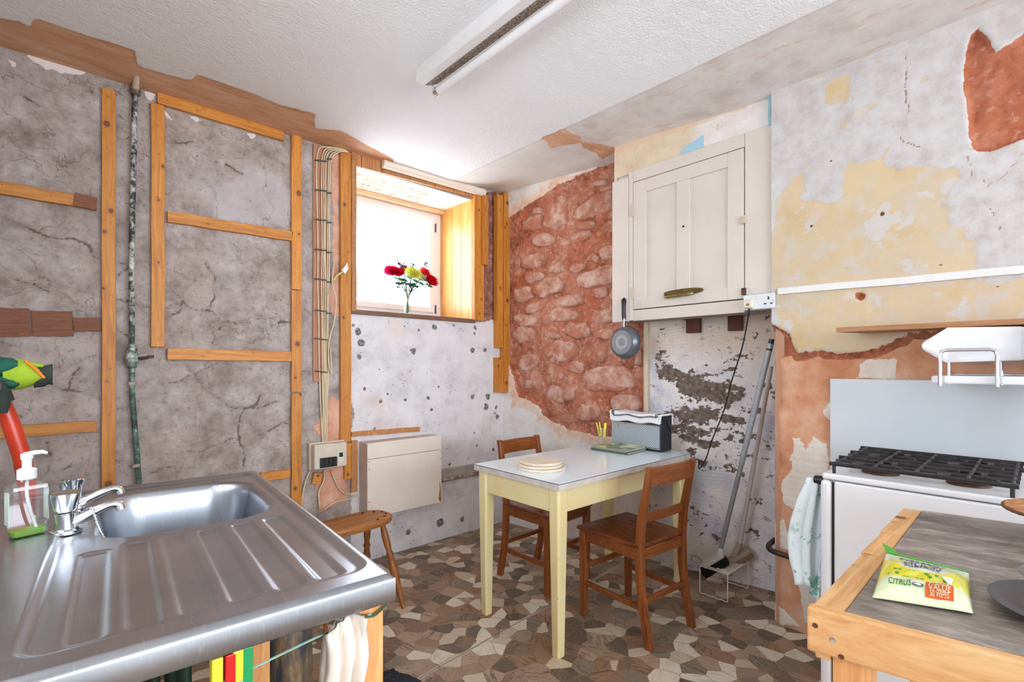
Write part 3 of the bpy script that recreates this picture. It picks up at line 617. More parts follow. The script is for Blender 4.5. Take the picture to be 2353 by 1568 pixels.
def mat_ceiling():
    g = G('papered_ceiling'); v = g.tc(); n6 = g.noise(6, 5, .65); st = g.noise(9, 5, .7, g.map(v, (2.4, .7, 1))); chip = g.noise(95, 3, .6); n2 = g.noise(1.4, 3)
    wc = g.ramp(n2, [(.35, c(238, 238, 238)), (.65, c(244, 244, 244))])
    tc_ = g.ramp(g.noise(7, 6, .65, g.map(v, (.6, 2.5, 1))), [(.3, c(204, 152, 112)), (.5, c(218, 172, 138)), (.7, c(230, 194, 166))])
    bc = g.ramp(n6, [(.3, c(206, 196, 190)), (.5, c(222, 216, 211)), (.7, c(230, 226, 222))])
    bc = g.mix(g.ma('MULTIPLY', g.edge(st, .56, .68), .6), bc, c(212, 180, 158)); bc = g.mix(g.ma('MULTIPLY', g.edge(st, .40, .30), .4), bc, c(186, 178, 176))
    y = g.n('ShaderNodeSeparateXYZ', {0: v}).outputs[1]
    bc = g.mix(g.edge(y, -.92, -.82), bc, g.ramp(n6, [(.35, c(226, 225, 218)), (.7, c(234, 234, 230))]))
    co = g.mix(g.edge(g.at('bare'), -.001, .001), wc, bc)
    je = g.ma('MULTIPLY', g.ma('SUBTRACT', g.noise(60, 4, .7), .5), .02)
    co = g.mix(g.edge(g.ma('ADD', g.at('stain'), je), -.001, .002), co, tc_)
    co = g.mix(g.edge(g.ma('ADD', g.at('tan'), g.ma('MULTIPLY', je, .3)), -.001, .001), co, tc_)
    on = g.ma('MULTIPLY', g.edge(g.at('bare'), .001, -.001), g.edge(g.at('tan'), .001, -.001))
    return g.out(co, .92, 0, (g.ma('MULTIPLY', chip, on), .9, .006), .2)
ce = surf('ceiling', (0, 0, RZ1), (1, 0, 0), (0, 0, -1), rng(RX0 - .1, .4, .011), rng(RY0 - .1, .06, .011), fC, mat_ceiling(), V=(0, 1, 0))
ce['label'] = 'white woodchip papered ceiling with bare stripped strips along the walls'
mb = MB(); mb.box(-4.9, 2, RYN - .3, .7, RZ1 + .16, RZ1 + .3); mb.box(-4.8, 1.9, RYN - .1, RY0 - .09, RZ1, RZ1 + .05); mb.box(-4.8, RX0 - .09, RY0 - .1, -3.2, RZ1, RZ1 + .05); struct(build('roof_deck', mb, PLW), 'boarding above the ceiling')

# ================================================================== MATERIALS OF THE THINGS
PINE = wood('varnished_pine', c(176, 102, 34), c(206, 133, 48), c(222, 153, 68), 0)
PINE_Z = wood('varnished_pine_upright', c(176, 106, 46), c(204, 138, 68), c(222, 162, 92), 2)
RAW = wood('raw_pine', c(196, 138, 84), c(222, 170, 112), c(234, 192, 140), 0, .65)
RAW_Z = wood('raw_pine_upright', c(192, 128, 72), c(214, 152, 92), c(228, 176, 122), 2, .65)
PLY = wood('brown_hardboard', c(116, 74, 54), c(134, 88, 66), c(150, 102, 78), 0, .8, False, 3)
PLANK = wood('stained_plank', c(160, 104, 58), c(188, 128, 76), c(206, 150, 98), 2, .55, False)
REVEAL = wood('golden_lining_board', c(202, 138, 62), c(222, 162, 84), c(236, 188, 116), 2, .35, False)
MAHOG = wood('red_brown_beech', c(104, 54, 24), c(138, 76, 36), c(164, 98, 52), 2, .3, False, .8, .12)
MAHOG_X = wood('red_brown_beech_rail', c(104, 54, 24), c(138, 76, 36), c(164, 98, 52), 0, .3, False, .8, .12)
SEATW = wood('red_brown_seat', c(88, 42, 22), c(120, 60, 30), c(140, 78, 42), 1, .22, False, .8, .12)
STOOLW = wood('worn_oak', c(128, 76, 32), c(164, 104, 48), c(186, 128, 68), 0, .5, False, .8, .12)
STOOLL = wood('worn_oak_leg', c(100, 56, 22), c(150, 90, 40), c(176, 116, 58), 2, .45, False, .8, .12)
CREAM = plain('cream_gloss', c(242, 230, 214), .4, var=.03, vs=6)
WHITE = plain('white_gloss', c(236, 236, 238), .25, var=.02, vs=5)
WPLAS = plain('white_plastic', c(232, 230, 226), .4, var=.02)
BLACK = plain('black_plastic', c(24, 24, 26), .4)
CHROME = plain('chrome', c(225, 228, 232), .12, 1, .02)
BRASS = plain('tarnished_brass', c(126, 108, 66), .42, 1, .2, 40)
IRON = plain('cast_iron', c(58, 54, 54), .55, .3, .2, 30)
RUST = plain('rusty_iron', c(92, 62, 48), .7, .2, .3, 40)
GREYM = plain('dark_grey_metal', c(92, 92, 94), .35, .7)

# ================================================================== LEFT WALL THINGS
def beam(name, label, cat, p, q, width, wdir, thick, tdir, mat, group=None, parent=None, bev=.002):
    """straight timber from p to q; local x runs along the grain"""
    p, q = Vector(p), Vector(q); x = (q - p).normalized(); z = Vector(tdir).normalized(); y = z.cross(x).normalized()
    L = (q - p).length; mb = MB(); w = width / 2; k = 6
    mb.v = []; 
    for i in range(k + 1):
        t = L * i / k; e = .0015 * math.sin(i * 2.3 + L * 9)
        mb.v += [(t, -w + e, 0), (t, w + e, 0), (t, w + e, thick), (t, -w + e, thick)]
    for i in range(k):
        a = i * 4; b = a + 4
        for j in range(4): mb.f.append([a + j, a + (j + 1) % 4, b + (j + 1) % 4, b + j])
    mb.f.append([3, 2, 1, 0]); mb.f.append([4 * k + j for j in range(4)])
    o = build(name, mb, mat, parent, bevel=bev); frame(o, p, x, y, z)
    if label: tag(o, label, cat, group)
    return o
NB = (0, -1, 0); GB = 'timber battens fixed to the grey wall'
def vbat(xl, xr, y0, y1, label, mat=PINE, th=.022, off=0, name='batten', cat='batten', grp=GB):
    xm = (xl + xr) / 2; w = abs(pL(xr, 800)[0] - pL(xl, 800)[0]); a = pL(xm, y0); b = pL(xm, y1)
    return beam(name, label, cat, (a[0], -.004 - off, a[1]), (a[0], -.004 - off, b[1]), w, (1, 0, 0), th, NB, mat, grp)
def hbat(x0, t0, b0, x1, t1, b1, label, mat=PINE, th=.022, off=0, name='batten', cat='batten', grp=GB):
    a = pL(x0, (t0 + b0) / 2); b = pL(x1, (t1 + b1) / 2); w = (abs(pL(x0, t0)[1] - pL(x0, b0)[1]) + abs(pL(x1, t1)[1] - pL(x1, b1)[1])) / 2
    return beam(name, label, cat, (a[0], -.004 - off, a[1]), (b[0], -.004 - off, b[1]), w, (0, 0, 1), th, NB, mat, grp)
vbat(233, 265, 210, 1240, 'long knotty upright batten left of the green pipe')
hbat(-60, 410, 436, 222, 458, 487, 'sloping short batten high at the left edge with a brown end piece')
hbat(170, 447, 475, 222, 457, 488, 'brown hardboard offcut on the end of the high left batten', PLY, .008, .022, 'hardboard_offcut', 'hardboard', None)
hbat(-60, 706, 776, 70, 711, 773, 'torn brown hardboard piece at the left edge of the grey wall', PLY, .008, 0, 'hardboard_offcut', 'hardboard', None)
hbat(73, 715, 773, 168, 716, 774, 'square brown hardboard piece left of the long upright batten', PLY, .008, 0, 'hardboard_offcut', 'hardboard', None)
hbat(168, 732, 761, 231, 731, 762, 'narrow brown hardboard strip touching the long upright batten', PLY, .014, 0, 'hardboard_offcut', 'hardboard', None)
hbat(-60, 984, 1011, 221, 966, 991, 'low horizontal batten behind the red tool handle')
vbat(346, 377, 243, 798, 'upright batten right of the green pipe')
hbat(360, 215, 240, 650, 304, 327, 'sloping top batten just under the ceiling')
hbat(383, 487, 512, 670, 534, 556, 'middle cross batten of the right grey panel')
hbat(383, 801, 827, 667, 808, 831, 'lower cross batten of the right grey panel')
vbat(667, 690, 315, 667, 'topmost length of the jointed upright batten beside the cables')
vbat(667, 690, 669, 901, 'middle length of the jointed upright batten beside the cables')
vbat(667, 690, 903, 1240, 'lowest length of the jointed upright batten beside the cables')
hbat(596, 1086, 1106, 664, 1078, 1097, 'short batten offcut just above the sink corner')
vbat(718, 754, 337, 878, 'thin pinkish backing board behind the cable runs', wood('pink_ply', c(170, 112, 84), c(190, 132, 102), c(202, 146, 116), 0, .7, False), .008, 0, 'backing_board', 'board', None)
vbat(779, 803, 350, 1015, 'stained upright batten along the left side of the window')
vbat(803, 814, 352, 716, 'dark edging strip against the left window opening', PLANK, .03)
hbat(716, 1086, 1111, 735, 1086, 1112, 'small wood block under the fuse box')
vbat(788, 803, 1018, 1100, 'short upright batten right of the fuse box')
GW = 'timber battens between window and corner'
vbat(1084, 1106, 452, 737, 'wide batten along the right side of the window', PINE, .03, 0, grp=GW)
vbat(1099, 1111, 452, 611, 'short batten nailed over the wide window batten', PINE, .022, .032, grp=GW)
vbat(1133, 1146, 452, 800, 'narrow left strip of the corner post', PINE, .05, 0, grp=GW)
vbat(1132, 1147, 822, 902, 'short lower strip of the corner post', PINE, .05, 0, grp=GW)
vbat(1147, 1161, 447, 902, 'tall right strip of the corner post', PINE, .055, 0, grp=GW)
# planks over the window, each a board
xs = [815, 827, 875, 938, 997, 1039, 1066, 1113]
for i, (xa, xb) in enumerate(zip(xs, xs[1:])):
    f0 = lambda x: 358 + (x - 815) * .30; f1 = lambda x: 384 + (x - 815) * .262
    a, b = pL(xa + .6, f0(xa)), pL(xb - .6, f0(xb)); d_, e_ = pL(xb - .6, f1(xb)), pL(xa + .6, f1(xa))
    mb = MB().prism([(a[0], -.004, 2.62), (b[0], -.004, 2.62), (d_[0], -.004, d_[1]), (e_[0], -.004, e_[1])], (0, -.018, 0))
    tag(build('head_plank', mb, PLANK, bevel=.002), ['narrow', 'second', 'third', 'fourth', 'fifth', 'sixth', 'end'][i] + ' stained plank over the window, counted from the left', 'plank', 'planks over the window')
p0, p1 = onY(877, 376, -.03), onY(1110, 444, -.03)
mb = MB(); n = 14
prof = [(.0, .028), (.012, .03), (.026, .024), (.036, .012), (.04, -.004), (.034, -.02), (.02, -.03), (0, -.03)]
dv = (p1 - p0)
mb.hexa([p0 + Vector((0, -a, b)) for a, b in prof], [p1 + Vector((0, -a, b)) for a, b in prof])
struct(build('trim_1', mb, CREAM, smooth=50), 'white moulding along the ceiling above the window')

# ---- the deep window ---------------------------------------------------------------------------
w0, w1, z0, z1 = WIN; WY = .42
win = bpy.data.objects.new('window_1', None); COL.objects.link(win); win.location = ((w0 + w1) / 2, WY, z0); struct(win, 'small white framed window set deep in the thick wall')
L0 = Vector(win.location)
def wp(name, mb, mat, **k):
    mb.v = [tuple(Vector(p) - L0) for p in mb.v]; return build(name, mb, mat, win, **k)
UPVC = plain('white_upvc', c(236, 237, 240), .35, var=.01)
gx0, gx1, gz0, gz1 = w0 - .25, -.425, 1.714, 2.405                          # glass
for nm, b in (('frame_rail', (w0 - .33, w1, WY, WY + .07, gz1 + .03, z1 + .06)), ('frame_rail', (w0 - .33, w1, WY, WY + .07, z0 - .03, gz0 - .03)),
              ('frame_stile', (gx1 + .045, w1 + .03, WY - .002, WY + .07, z0 - .03, z1 + .06)), ('frame_stile', (w0 - .34, gx0 - .03, WY - .002, WY + .07, z0 - .03, z1 + .06)),
              ('sash_rail', (gx0 - .03, gx1 + .045, WY - .015, WY + .055, gz1, gz1 + .04)), ('sash_rail', (gx0 - .03, gx1 + .045, WY - .015, WY + .055, gz0 - .045, gz0)),
              ('sash_stile', (gx1, gx1 + .045, WY - .017, WY + .055, gz0 - .045, gz1 + .04)), ('sash_stile', (gx0 - .04, gx0, WY - .017, WY + .055, gz0 - .045, gz1 + .04))):
    wp(nm, MB().box(*b), UPVC, bevel=.006)
for zz in (1.70, 2.36): wp('hinge', MB().box(gx1 + .06, gx1 + .068, WY - .012, WY, zz - .035, zz + .035), GREYM)
wp('pane', MB().box(gx0, gx1, WY + .02, WY + .024, gz0, gz1), glassy('window_glass', (1, 1, 1, 1), .05))
# lining of the recess
for i, (ya, yb) in enumerate(((.0, .135), (.135, .255), (.255, WY))):
    wp('lining_board', MB().box(w1 - .004, w1 + .02, ya + .0012, yb - .0012, z0, z1 + .01), REVEAL, bevel=.002)
wp('lining_board', MB().box(w0 - .03, w0 + .002, .0, WY, z0, z1 + .01), REVEAL)
def mat_head():
    g = G('peeling_recess_paint'); n = g.noise(4, 5, .7); m2 = g.noise(26, 4, .75); x = g.n('ShaderNodeSeparateXYZ', {0: g.tc()}).outputs
    wc = g.ramp(n, [(.35, c(226, 214, 196)), (.6, c(238, 234, 226))]); dc = g.ramp(m2, [(.32, c(104, 100, 92)), (.48, c(170, 158, 142)), (.62, c(212, 196, 174))])
    inx = g.ma('MULTIPLY', g.edge(g.ma('ADD', x[0], g.ma('MULTIPLY', n, .25)), .38, .3), g.edge(g.ma('ABSOLUTE', g.ma('ADD', g.ma('ADD', x[1], .21), g.ma('MULTIPLY', g.ma('SUBTRACT', m2, .5), .12))), .13, .11))
    return g.out(g.mix(inx, wc, dc), .85, 0, (m2, .5, .008))
wp('recess_head', MB().box(w0 - .33, w1 + .01, .012, WY + .01, z1, z1 + .02), mat_head())
wp('head_batten', MB().box(w0 - .3, w1, WY - .06, WY - .005, z1 - .03, z1), wood('pale_batten', c(206, 160, 116), c(226, 186, 146), c(236, 204, 170), 0, .6, False), bevel=.003)
wp('sill', MB().box(w0 - .04, w1 + .012, -.022, WY + .01, z0 - .03, z0), wood('dark_sill', c(96, 66, 50), c(122, 86, 66), c(138, 100, 80), 0, .5, False), bevel=.003)
wp('reveal_core', MB().box(w0 - .36, w0 - .03, .03, .06, z0 - .05, z1 + .08), PLW)

# ---- old green-painted supply pipe with stop valve ------------------------------------------------
pp = lambda x, y, o=-.032: onY(x, y, o)
pr_ = thing('supply_pipe', 'old verdigris copper pipe with a stop valve running down the grey wall', 'pipe', pp(318, 1180))
PO = Vector(pr_.location)
def rel(L, o): return [Vector(p) - o for p in L]
g = G('verdigris_pipe'); nz = g.noise(9, 4, .7, g.map(g.tc(), (1, 1, .35))); n2 = g.noise(40, 4, .7)
vz = g.n('ShaderNodeSeparateXYZ', {0: g.tc()}).outputs[2]
cc = g.ramp(g.ma('ADD', g.ma('MULTIPLY', nz, .6), g.ma('MULTIPLY', n2, .45)), [(.36, c(46, 44, 42)), (.45, c(64, 70, 66)), (.52, c(84, 112, 100)), (.57, c(120, 146, 134)), (.63, c(196, 200, 190))])
cd = g.ramp(g.ma('ADD', g.ma('MULTIPLY', nz, .6), g.ma('MULTIPLY', n2, .45)), [(.44, c(50, 48, 46)), (.51, c(78, 78, 74)), (.54, c(150, 154, 148)), (.62, c(216, 216, 208))])
cc = g.mix(g.edge(g.ma('ADD', vz, g.ma('MULTIPLY', nz, .5)), 1.35, .75), cd, cc)
VERD = g.out(cc, .65, .15, (n2, .5, .004))
build('lower_pipe', MB().tube(rel(bez([pp(310, 215), pp(308, 330), pp(303, 560), pp(303, 700), pp(303, 812), pp(304, 900), pp(308, 960), pp(316, 1060), pp(320, 1130), pp(322, 1240)]), PO), .0115, 10), VERD, pr_, smooth=60)
build('upper_pipe', MB().tube(rel([pp(318, 140, -.18), pp(315, 172, -.115), pp(312, 206, -.035)], PO), .013, 10), plain('cream_pipe_paint', c(214, 196, 168), .5), pr_, smooth=60)
build('pipe_joint', MB().lathe([(.006, -.03), (.019, -.026), (.021, 0), (.018, .024), (.006, .028)], 10, pp(311, 205) - PO), plain('solder', c(120, 104, 84), .6, .3), pr_, smooth=50)
build('wire_tie', MB().tube(rel([pp(306, 176, -.05), pp(304, 200, -.05), pp(314, 212, -.055), pp(324, 198, -.05), pp(322, 178, -.05)], PO), .0025, 5), plain('twine', c(168, 148, 112), .9), pr_, smooth=60)
vb_ = build('valve_body', MB().lathe([(.012, -.05), (.02, -.045), (.02, -.03), (.027, -.018), (.028, .012), (.02, .03), (.02, .044), (.012, .05)], 12, pp(303, 822) - PO), VERD, pr_, smooth=50)
build('valve_spindle', MB().tube(rel([pp(308, 824, -.04), pp(325, 824, -.05), pp(340, 822, -.055)], PO), .007, 8), RUST, pr_, smooth=50)
build('valve_tap', MB().obox(pp(347, 820, -.058) - PO, (.012, 0, 0), (0, .006, 0), (0, 0, .007)), RUST, pr_, bevel=.004)
for (x, y) in ((304, 882), (312, 1070)):
    build('pipe_clip', MB().lathe([(.014, -.008), (.018, -.007), (.018, .007), (.014, .008)], 10, pp(x, y) - PO), plain('corroded_clip', c(190, 180, 166), .7, .2, .3, 60), pr_, smooth=40)

# ---- cable runs, fuse box -------------------------------------------------------------------------
cb = thing('cable_run', 'bundle of old cream cables clipped down the wall to the fuse box', 'cables', onY(738, 1015, -.03)); CO = Vector(cb.location)
CABM = plain('aged_cream_cable', c(226, 206, 170), .55, var=.1, vs=9)
lanes = [(727, 734), (739, 740), (743.5, 743.5), (748, 747), (754.5, 750), (758.5, 753)]
for i, (xt, xb) in enumerate(lanes):
    o = -.018 - .004 * (i % 2); top = 336 + i * 2.6; wob = lambda: random.uniform(-1, 1)
    L = [onY(800, 350, o - .02), onY(785, 342 + i * 1.2, o - .015), onY(xt + 14 + i, top + 2, o - .01), onY(xt + 3, top + 16, o), onY(xt, 392 + i * 4, o)]
    L += [onY(xt + (xb - xt) * (y - 392) / 480 + wob(), y, o) for y in (470, 560, 650, 740, 820)]
    L += [onY(xb + 1, 880, o)] + [onY(xb + (742 + i * 1.6 - xb) * t + wob(), 880 + 140 * t, o) for t in (.35, .7, 1)]
    build('cable', MB().tube(rel(bez(L, 5), CO), .0043, 6), CABM, cb, smooth=70)
for k, y in enumerate((368, 436, 504, 573, 641, 713, 778, 853)):
    for xa, xb, dy in ((724, 736, 0), (738, 751, 2), (750, 762, -3 + 10 * (k > 0))):
        if xa == 750 and k > 5: continue
        pa, pb = onY(xa, y + dy, -.028), onY(xb, y + dy + 1, -.028)
        build('cable_clip', MB().obox((pa + pb) / 2 - CO, (pb - pa) / 2, (0, .004, 0), (0, 0, .0035)), plain('clip_metal', c(84, 82, 74), .6, .3), cb)
lc = thing('loose_cable', 'loose cream cable with a white connector hanging beside the window batten', 'cable', onY(770, 870, -.04)); LO = Vector(lc.location)
build('lead', MB().tube(rel(bez([onY(768, 600, -.03), onY(764, 650, -.04), onY(772, 690, -.045), onY(768, 740, -.04), onY(757, 780, -.035), onY(755, 830, -.035), onY(762, 858, -.04), onY(759, 800, -.045)], 6), LO), .0045, 6), CABM, lc, smooth=60)
build('connector', MB().prism(rel([onY(782, 622, -.04), onY(796, 604, -.045), onY(798, 620, -.045), onY(790, 632, -.04)], LO), (0, -.02, 0)), WPLAS, lc, bevel=.004)
build('connector_tail', MB().tube(rel([onY(786, 626, -.05), onY(774, 634, -.045), onY(766, 646, -.04)], LO), .007, 7), plain('yellowed_plastic', c(214, 196, 110), .5), lc, smooth=60)
fb = thing('fuse_box', 'beige fuse box with black fuse carriers at the foot of the cables', 'fuse box', onY(757, 1082, -.01)); FO = Vector(fb.location)
fp = [onY(722, 1021, -.09), onY(797, 1018, -.09), onY(793, 1073, -.09), onY(718, 1080, -.09)]
cx_ = (fp[0].x + fp[1].x) / 2 - FO.x; wx = (fp[1].x - fp[0].x) / 2; zt = (fp[0].z + fp[1].z) / 2 - FO.z; zb = (fp[2].z + fp[3].z) / 2 - FO.z
BEIGE = plain('aged_beige_plastic', c(216, 204, 184), .45, var=.05)
build('backplate', MB().box(cx_ - wx - .008, cx_ + wx + .008, -.03, .006, zb - .008, zt + .006), BEIGE, fb, bevel=.004)
build('cover', MB().box(cx_ - wx, cx_ + wx, -.085, -.03, zb, zt), BEIGE, fb, bevel=.008)
for i in range(4): build('fuse_carrier', MB().box(cx_ - wx + .03 + i * .025, cx_ - wx + .0535 + i * .025, -.098, -.085, zb + .01, zb + .066), BLACK, fb, bevel=.002)
build('main_switch', MB().box(cx_ + wx - .05, cx_ + wx - .03, -.095, -.085, zb + .06, zb + .085), BLACK, fb, bevel=.002)
build('switch_plate', MB().box(cx_ + wx - .058, cx_ + wx - .022, -.087, -.085, zb + .03, zb + .095), plain('pale_plate', c(226, 218, 204), .4), fb)
for i, L in enumerate(([(716, 1076), (705, 1100), (697, 1130), (694, 1160)], [(745, 1082), (744, 1105), (733, 1130), (735, 1170)], [(762, 1082), (770, 1105), (785, 1130), (806, 1138), (822, 1138)], [(745, 1172), (770, 1155), (800, 1148), (816, 1140)])):
    tag(build('wall_cable', MB().tube(bez([onY(x, y, -.02) for x, y in L], 6), .0058, 6), CABM, smooth=60),
        ['thin cream cable curving left below the fuse box', 'cable dropping straight below the fuse box to the floor', 'cable looping right from the fuse box behind the heater', 'grey cable running low from the heater towards the stool'][i], 'cable')

# ---- boxed-in heater and ledge -----------------------------------------------------------------------
HX0, HX1, HZ0, HZ1, HY = -1.222, -.678, .308, .765, -.13
ht = thing('storage_heater', 'cream painted boxed wall heater below the window', 'heater', (HX0, 0, HZ0))
w_ = HX1 - HX0; h_ = HZ1 - HZ0
build('casing', MB().box(.004, w_ - .004, HY + .012, -.004, .004, h_), plain('heater_side', c(206, 190, 178), .6, var=.06), ht, bevel=.004)
build('front_panel', MB().box(0, w_, HY, HY + .012, 0, h_ - .098), CREAM, ht, bevel=.003)
build('top_panel', MB().box(0, w_, HY, HY + .012, h_ - .095, h_ + .002), CREAM, ht, bevel=.003)
g = G('rust_run'); RUN = g.out(g.ramp(g.noise(60, 3), [(.4, c(150, 92, 30)), (.6, c(206, 146, 60))]), .8)
build('rust_streak', MB().prism([(w_ - .012, HY - .0004, .0), (w_ - .003, HY - .0004, .01), (w_ - .008, HY - .0004, .10), (w_ - .018, HY - .0004, .16), (w_ - .016, HY - .0004, .08), (w_ - .026, HY - .0004, .03)], (0, -.0006, 0)), RUN, ht)
for x in (.01, w_ - .012):
    for z in (.02, .1, .3, h_ - .11): build('screw', MB().lathe([(.003, -.0), (.0028, .0012)], 8, (x, HY, z), (0, -1, 0)), RUST, ht)
beam('heater_board', 'brown backing board behind the top of the heater', 'board', onY(805, 998, -.004), onY(962, 986, -.004), .03, (0, 0, 1), .02, NB, PLANK)
vbat(804, 818, 1012, 1130, 'upright brown strip at the left side of the heater', PLANK, .02)
g = G('rusted_conduit'); nn = g.noise(22, 4, .75); RCON = g.out(g.ramp(nn, [(.35, c(92, 58, 44)), (.5, c(160, 130, 112)), (.62, c(206, 198, 190))]), .8, .1, (nn, .6, .01))
LED = thing('wall_conduit', 'rusty painted conduit along the white wall between heater and chair', 'conduit', (-.65, 0, .43))
build('cover_strip', MB().box(0, .63, -.035, -.004, .012, .075), plain('grey_ledge', c(176, 168, 160), .8, bump=.3), LED, bevel=.006)
build('rusty_edge', MB().tube([(0, -.03, -.002), (.2, -.031, .002), (.4, -.029, -.001), (.63, -.03, .001)], .014, 8), RCON, LED, smooth=60)

# ================================================================== CEILING LIGHT
lx0, ly0 = -1.445, -1.045
fl = thing('strip_light', 'dusty white fluorescent strip light on the ceiling', 'light', (lx0 + .05, ly0, RZ1 - .012))
g = G('dusty_enamel'); n4 = g.noise(120, 3, .7); DUST = g.out(g.ramp(n4, [(.42, c(96, 78, 64)), (.56, c(176, 160, 144))]), .8)
ENAM = plain('white_enamel', c(232, 229, 226), .35, var=.02)
build('body', MB().prism([(-.052, 0, .012), (-.052, 0, -.045), (-.048, 0, -.05), (-.012, 0, -.05), (.046, 0, -.030), (.05, 0, .012)], (0, -1.24, 0)), ENAM, fl, bevel=.003)
build('dusty_face', MB().prism([(-.010, -.012, -.0492), (.044, -.012, -.0305), (.044, -.012, -.0325), (-.010, -.012, -.0512)], (0, -1.21, 0)), DUST, fl)
for y in (-.012, -1.215): build('lamp_holder', MB().box(.030, .052, y - .014, y + .012, -.084, -.020), ENAM, fl, bevel=.005)
build('tube', MB().tube([(.042, -.02, -.066), (.042, -1.21, -.066)], .019, 14), plain('tube_glass', c(238, 236, 234), .15, var=.01), fl, smooth=60)
for y in (-.03, -1.2): build('tube_cap', MB().tube([(.042, y - .012, -.066), (.042, y + .012, -.066)], .0196, 14), CHROME, fl, smooth=60)

# ================================================================== CUPBOARD AND RIGHT HAND WALL
CX = -.045; cy0, cy1, cz0, cz1 = -1.10, BY, 1.517, 2.42
cu = thing('wall_cupboard', 'cream painted built-in cupboard with one panelled door above the alcove', 'cupboard', (CX, cy0, cz0))
def cbx(n, x0, x1, ya, yb, za, zb, mat=CREAM, par=None, bev=.003):      # world ranges
    return build(n, MB().box(x0 - CX, x1 - CX, ya - cy0, yb - cy0, za - cz0, zb - cz0), mat, par or cu, bevel=bev)
CRM = plain('cupboard_cream', c(219, 209, 197), .38, var=.03, vs=4)
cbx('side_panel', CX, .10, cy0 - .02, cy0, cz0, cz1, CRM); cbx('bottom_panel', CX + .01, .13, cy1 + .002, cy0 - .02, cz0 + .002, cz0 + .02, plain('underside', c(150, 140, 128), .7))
cbx('top_panel', CX + .01, .13, cy1 + .002, cy0 - .02, cz1 - .02, cz1 - .002, CRM)
dy0, dy1, dz0, dz1 = -1.252, -1.902, 1.583, 2.347
cbx('frame_board', CX - .02, CX, dy0 + .035, cy0, cz0 - .004, cz1 - .03, CRM); cbx('frame_board', CX - .016, CX, dy0 + .004, dy0 + .034, cz0, cz1, CRM)
cbx('frame_board', CX - .016, CX, cy1 + .004, dy1 - .004, cz0 + .005, cz1, CRM); cbx('frame_board', CX - .016, CX, dy1 - .003, dy0 + .003, dz1 + .005, cz1, CRM)
cbx('frame_board', CX - .016, CX, dy1 - .003, dy0 + .003, cz0 - .004, dz0 - .005, CRM)
cbx('dark_interior', CX + .012, CX + .02, dy1, dy0, dz0, dz1, plain('cupboard_dark', c(60, 48, 40), .9))
door = cbx('door', CX - .006, CX + .011, dy1, dy0, dz0, dz1, CRM, bev=.002)
def db(n, x0, x1, ya, yb, za, zb, mat=CRM, bev=.0018): return cbx(n, x0, x1, ya, yb, za, zb, mat, door, bev)
X0, X1 = CX - .018, CX - .006
db('stile', X0, X1, dy0 - .085, dy0, dz0, dz1); db('stile', X0, X1, dy1, dy1 + .082, dz0, dz1); db('muntin', X0, X1, -1.611, -1.535, 1.648, 2.273)
db('rail', X0, X1, dy1 + .0825, dy0 - .0855, 2.2735, dz1); db('rail', X0, X1, dy1 + .0825, dy0 - .0855, dz0, 1.6475)
for zz in (2.18, 1.68): db('hinge', CX - .024, CX - .008, dy0 - .006, dy0 + .012, zz - .035, zz + .035, plain('painted_hinge', c(206, 192, 172), .5))
db('latch', CX - .032, CX - .016, dy1 - .014, dy1 + .012, 1.96, 2.0, plain('painted_hinge', c(206, 192, 172), .5)); db('latch', CX - .03, CX - .016, dy1 - .012, dy1 + .008, 1.60, 1.635, RUST)
db('knot_hole', CX - .0225, CX - .0215, -1.582, -1.572, 2.01, 2.02, BLACK, 0)
hp = [Vector((CX - .018, -1.573 + .115 * max(-1, min(1, 1.12 * math.cos(t))) , 1.652 + .019 * math.sin(t))) - Vector((CX, cy0, cz0)) for t in [2 * PI * k / 28 for k in range(28)]]
build('handle_plate', MB().prism(hp, (-.004, 0, 0)), BRASS, door, bevel=.001)
build('handle_grip', MB().tube(bez([Vector(p) - Vector((CX, cy0, cz0)) for p in ((CX - .02, -1.478, 1.640), (CX - .048, -1.482, 1.630), (CX - .056, -1.51, 1.628), (CX - .056, -1.6, 1.630), (CX - .048, -1.636, 1.634), (CX - .02, -1.640, 1.645))], 4), .0085, 8), plain('worn_brass_grip', c(158, 140, 92), .35, .9, .15, 40), door, smooth=60)
# bulkhead above the cupboard
blue_K = [(onX(x, y, CX).y, onX(x, y, CX).z) for x, y in ((1556, 358), (1575, 335), (1600, 320), (1617, 308), (1617, 342))]
def fK(u, z): return fbm(u, z, 9, 3, 503) * .005 + fbm(u, z, 30, 3, 505) * .002, {'blue': sdpoly(u, z, blue_K), 'top': RZ1 - .012 - z + fbm(u, z, 15, 3, 507) * .02}
g = G('bulkhead_paint'); n1 = g.noise(7, 4, .65); n2 = g.noise(34, 4, .7); yy = g.n('ShaderNodeSeparateXYZ', {0: g.tc()}).outputs[1]
kc = g.mix(g.edge(g.ma('ADD', yy, g.ma('MULTIPLY', n1, .2)), -1.58, -1.48), g.ramp(n1, [(.35, c(226, 212, 200)), (.6, c(236, 231, 228))]), g.ramp(n1, [(.35, c(212, 192, 160)), (.6, c(226, 208, 180))]))
kc = g.mix(g.ma('MULTIPLY', g.edge(n2, .6, .7), .45), kc, c(196, 164, 130))
kc = g.mix(g.edge(g.at('blue'), -.001, .002), kc, c(168, 204, 220)); kc = g.mix(g.ma('MULTIPLY', g.edge(g.at('top'), -.012, -.02), .7), kc, c(226, 192, 162))
bk = surf('wall_bulkhead', (CX + .004, 0, 0), (0, 1, 0), (-1, 0, 0), rng(BY, cy0, .012), rng(cz1 - .005, 2.68, .012), fK, g.out(kc, .9, 0, (n2, .4, .006)))
bk['label'] = 'plaster strip with a pale blue patch between cupboard and ceiling'
p = onX(1776, 222, CX - .01); q = onX(1774, 288, CX - .01)
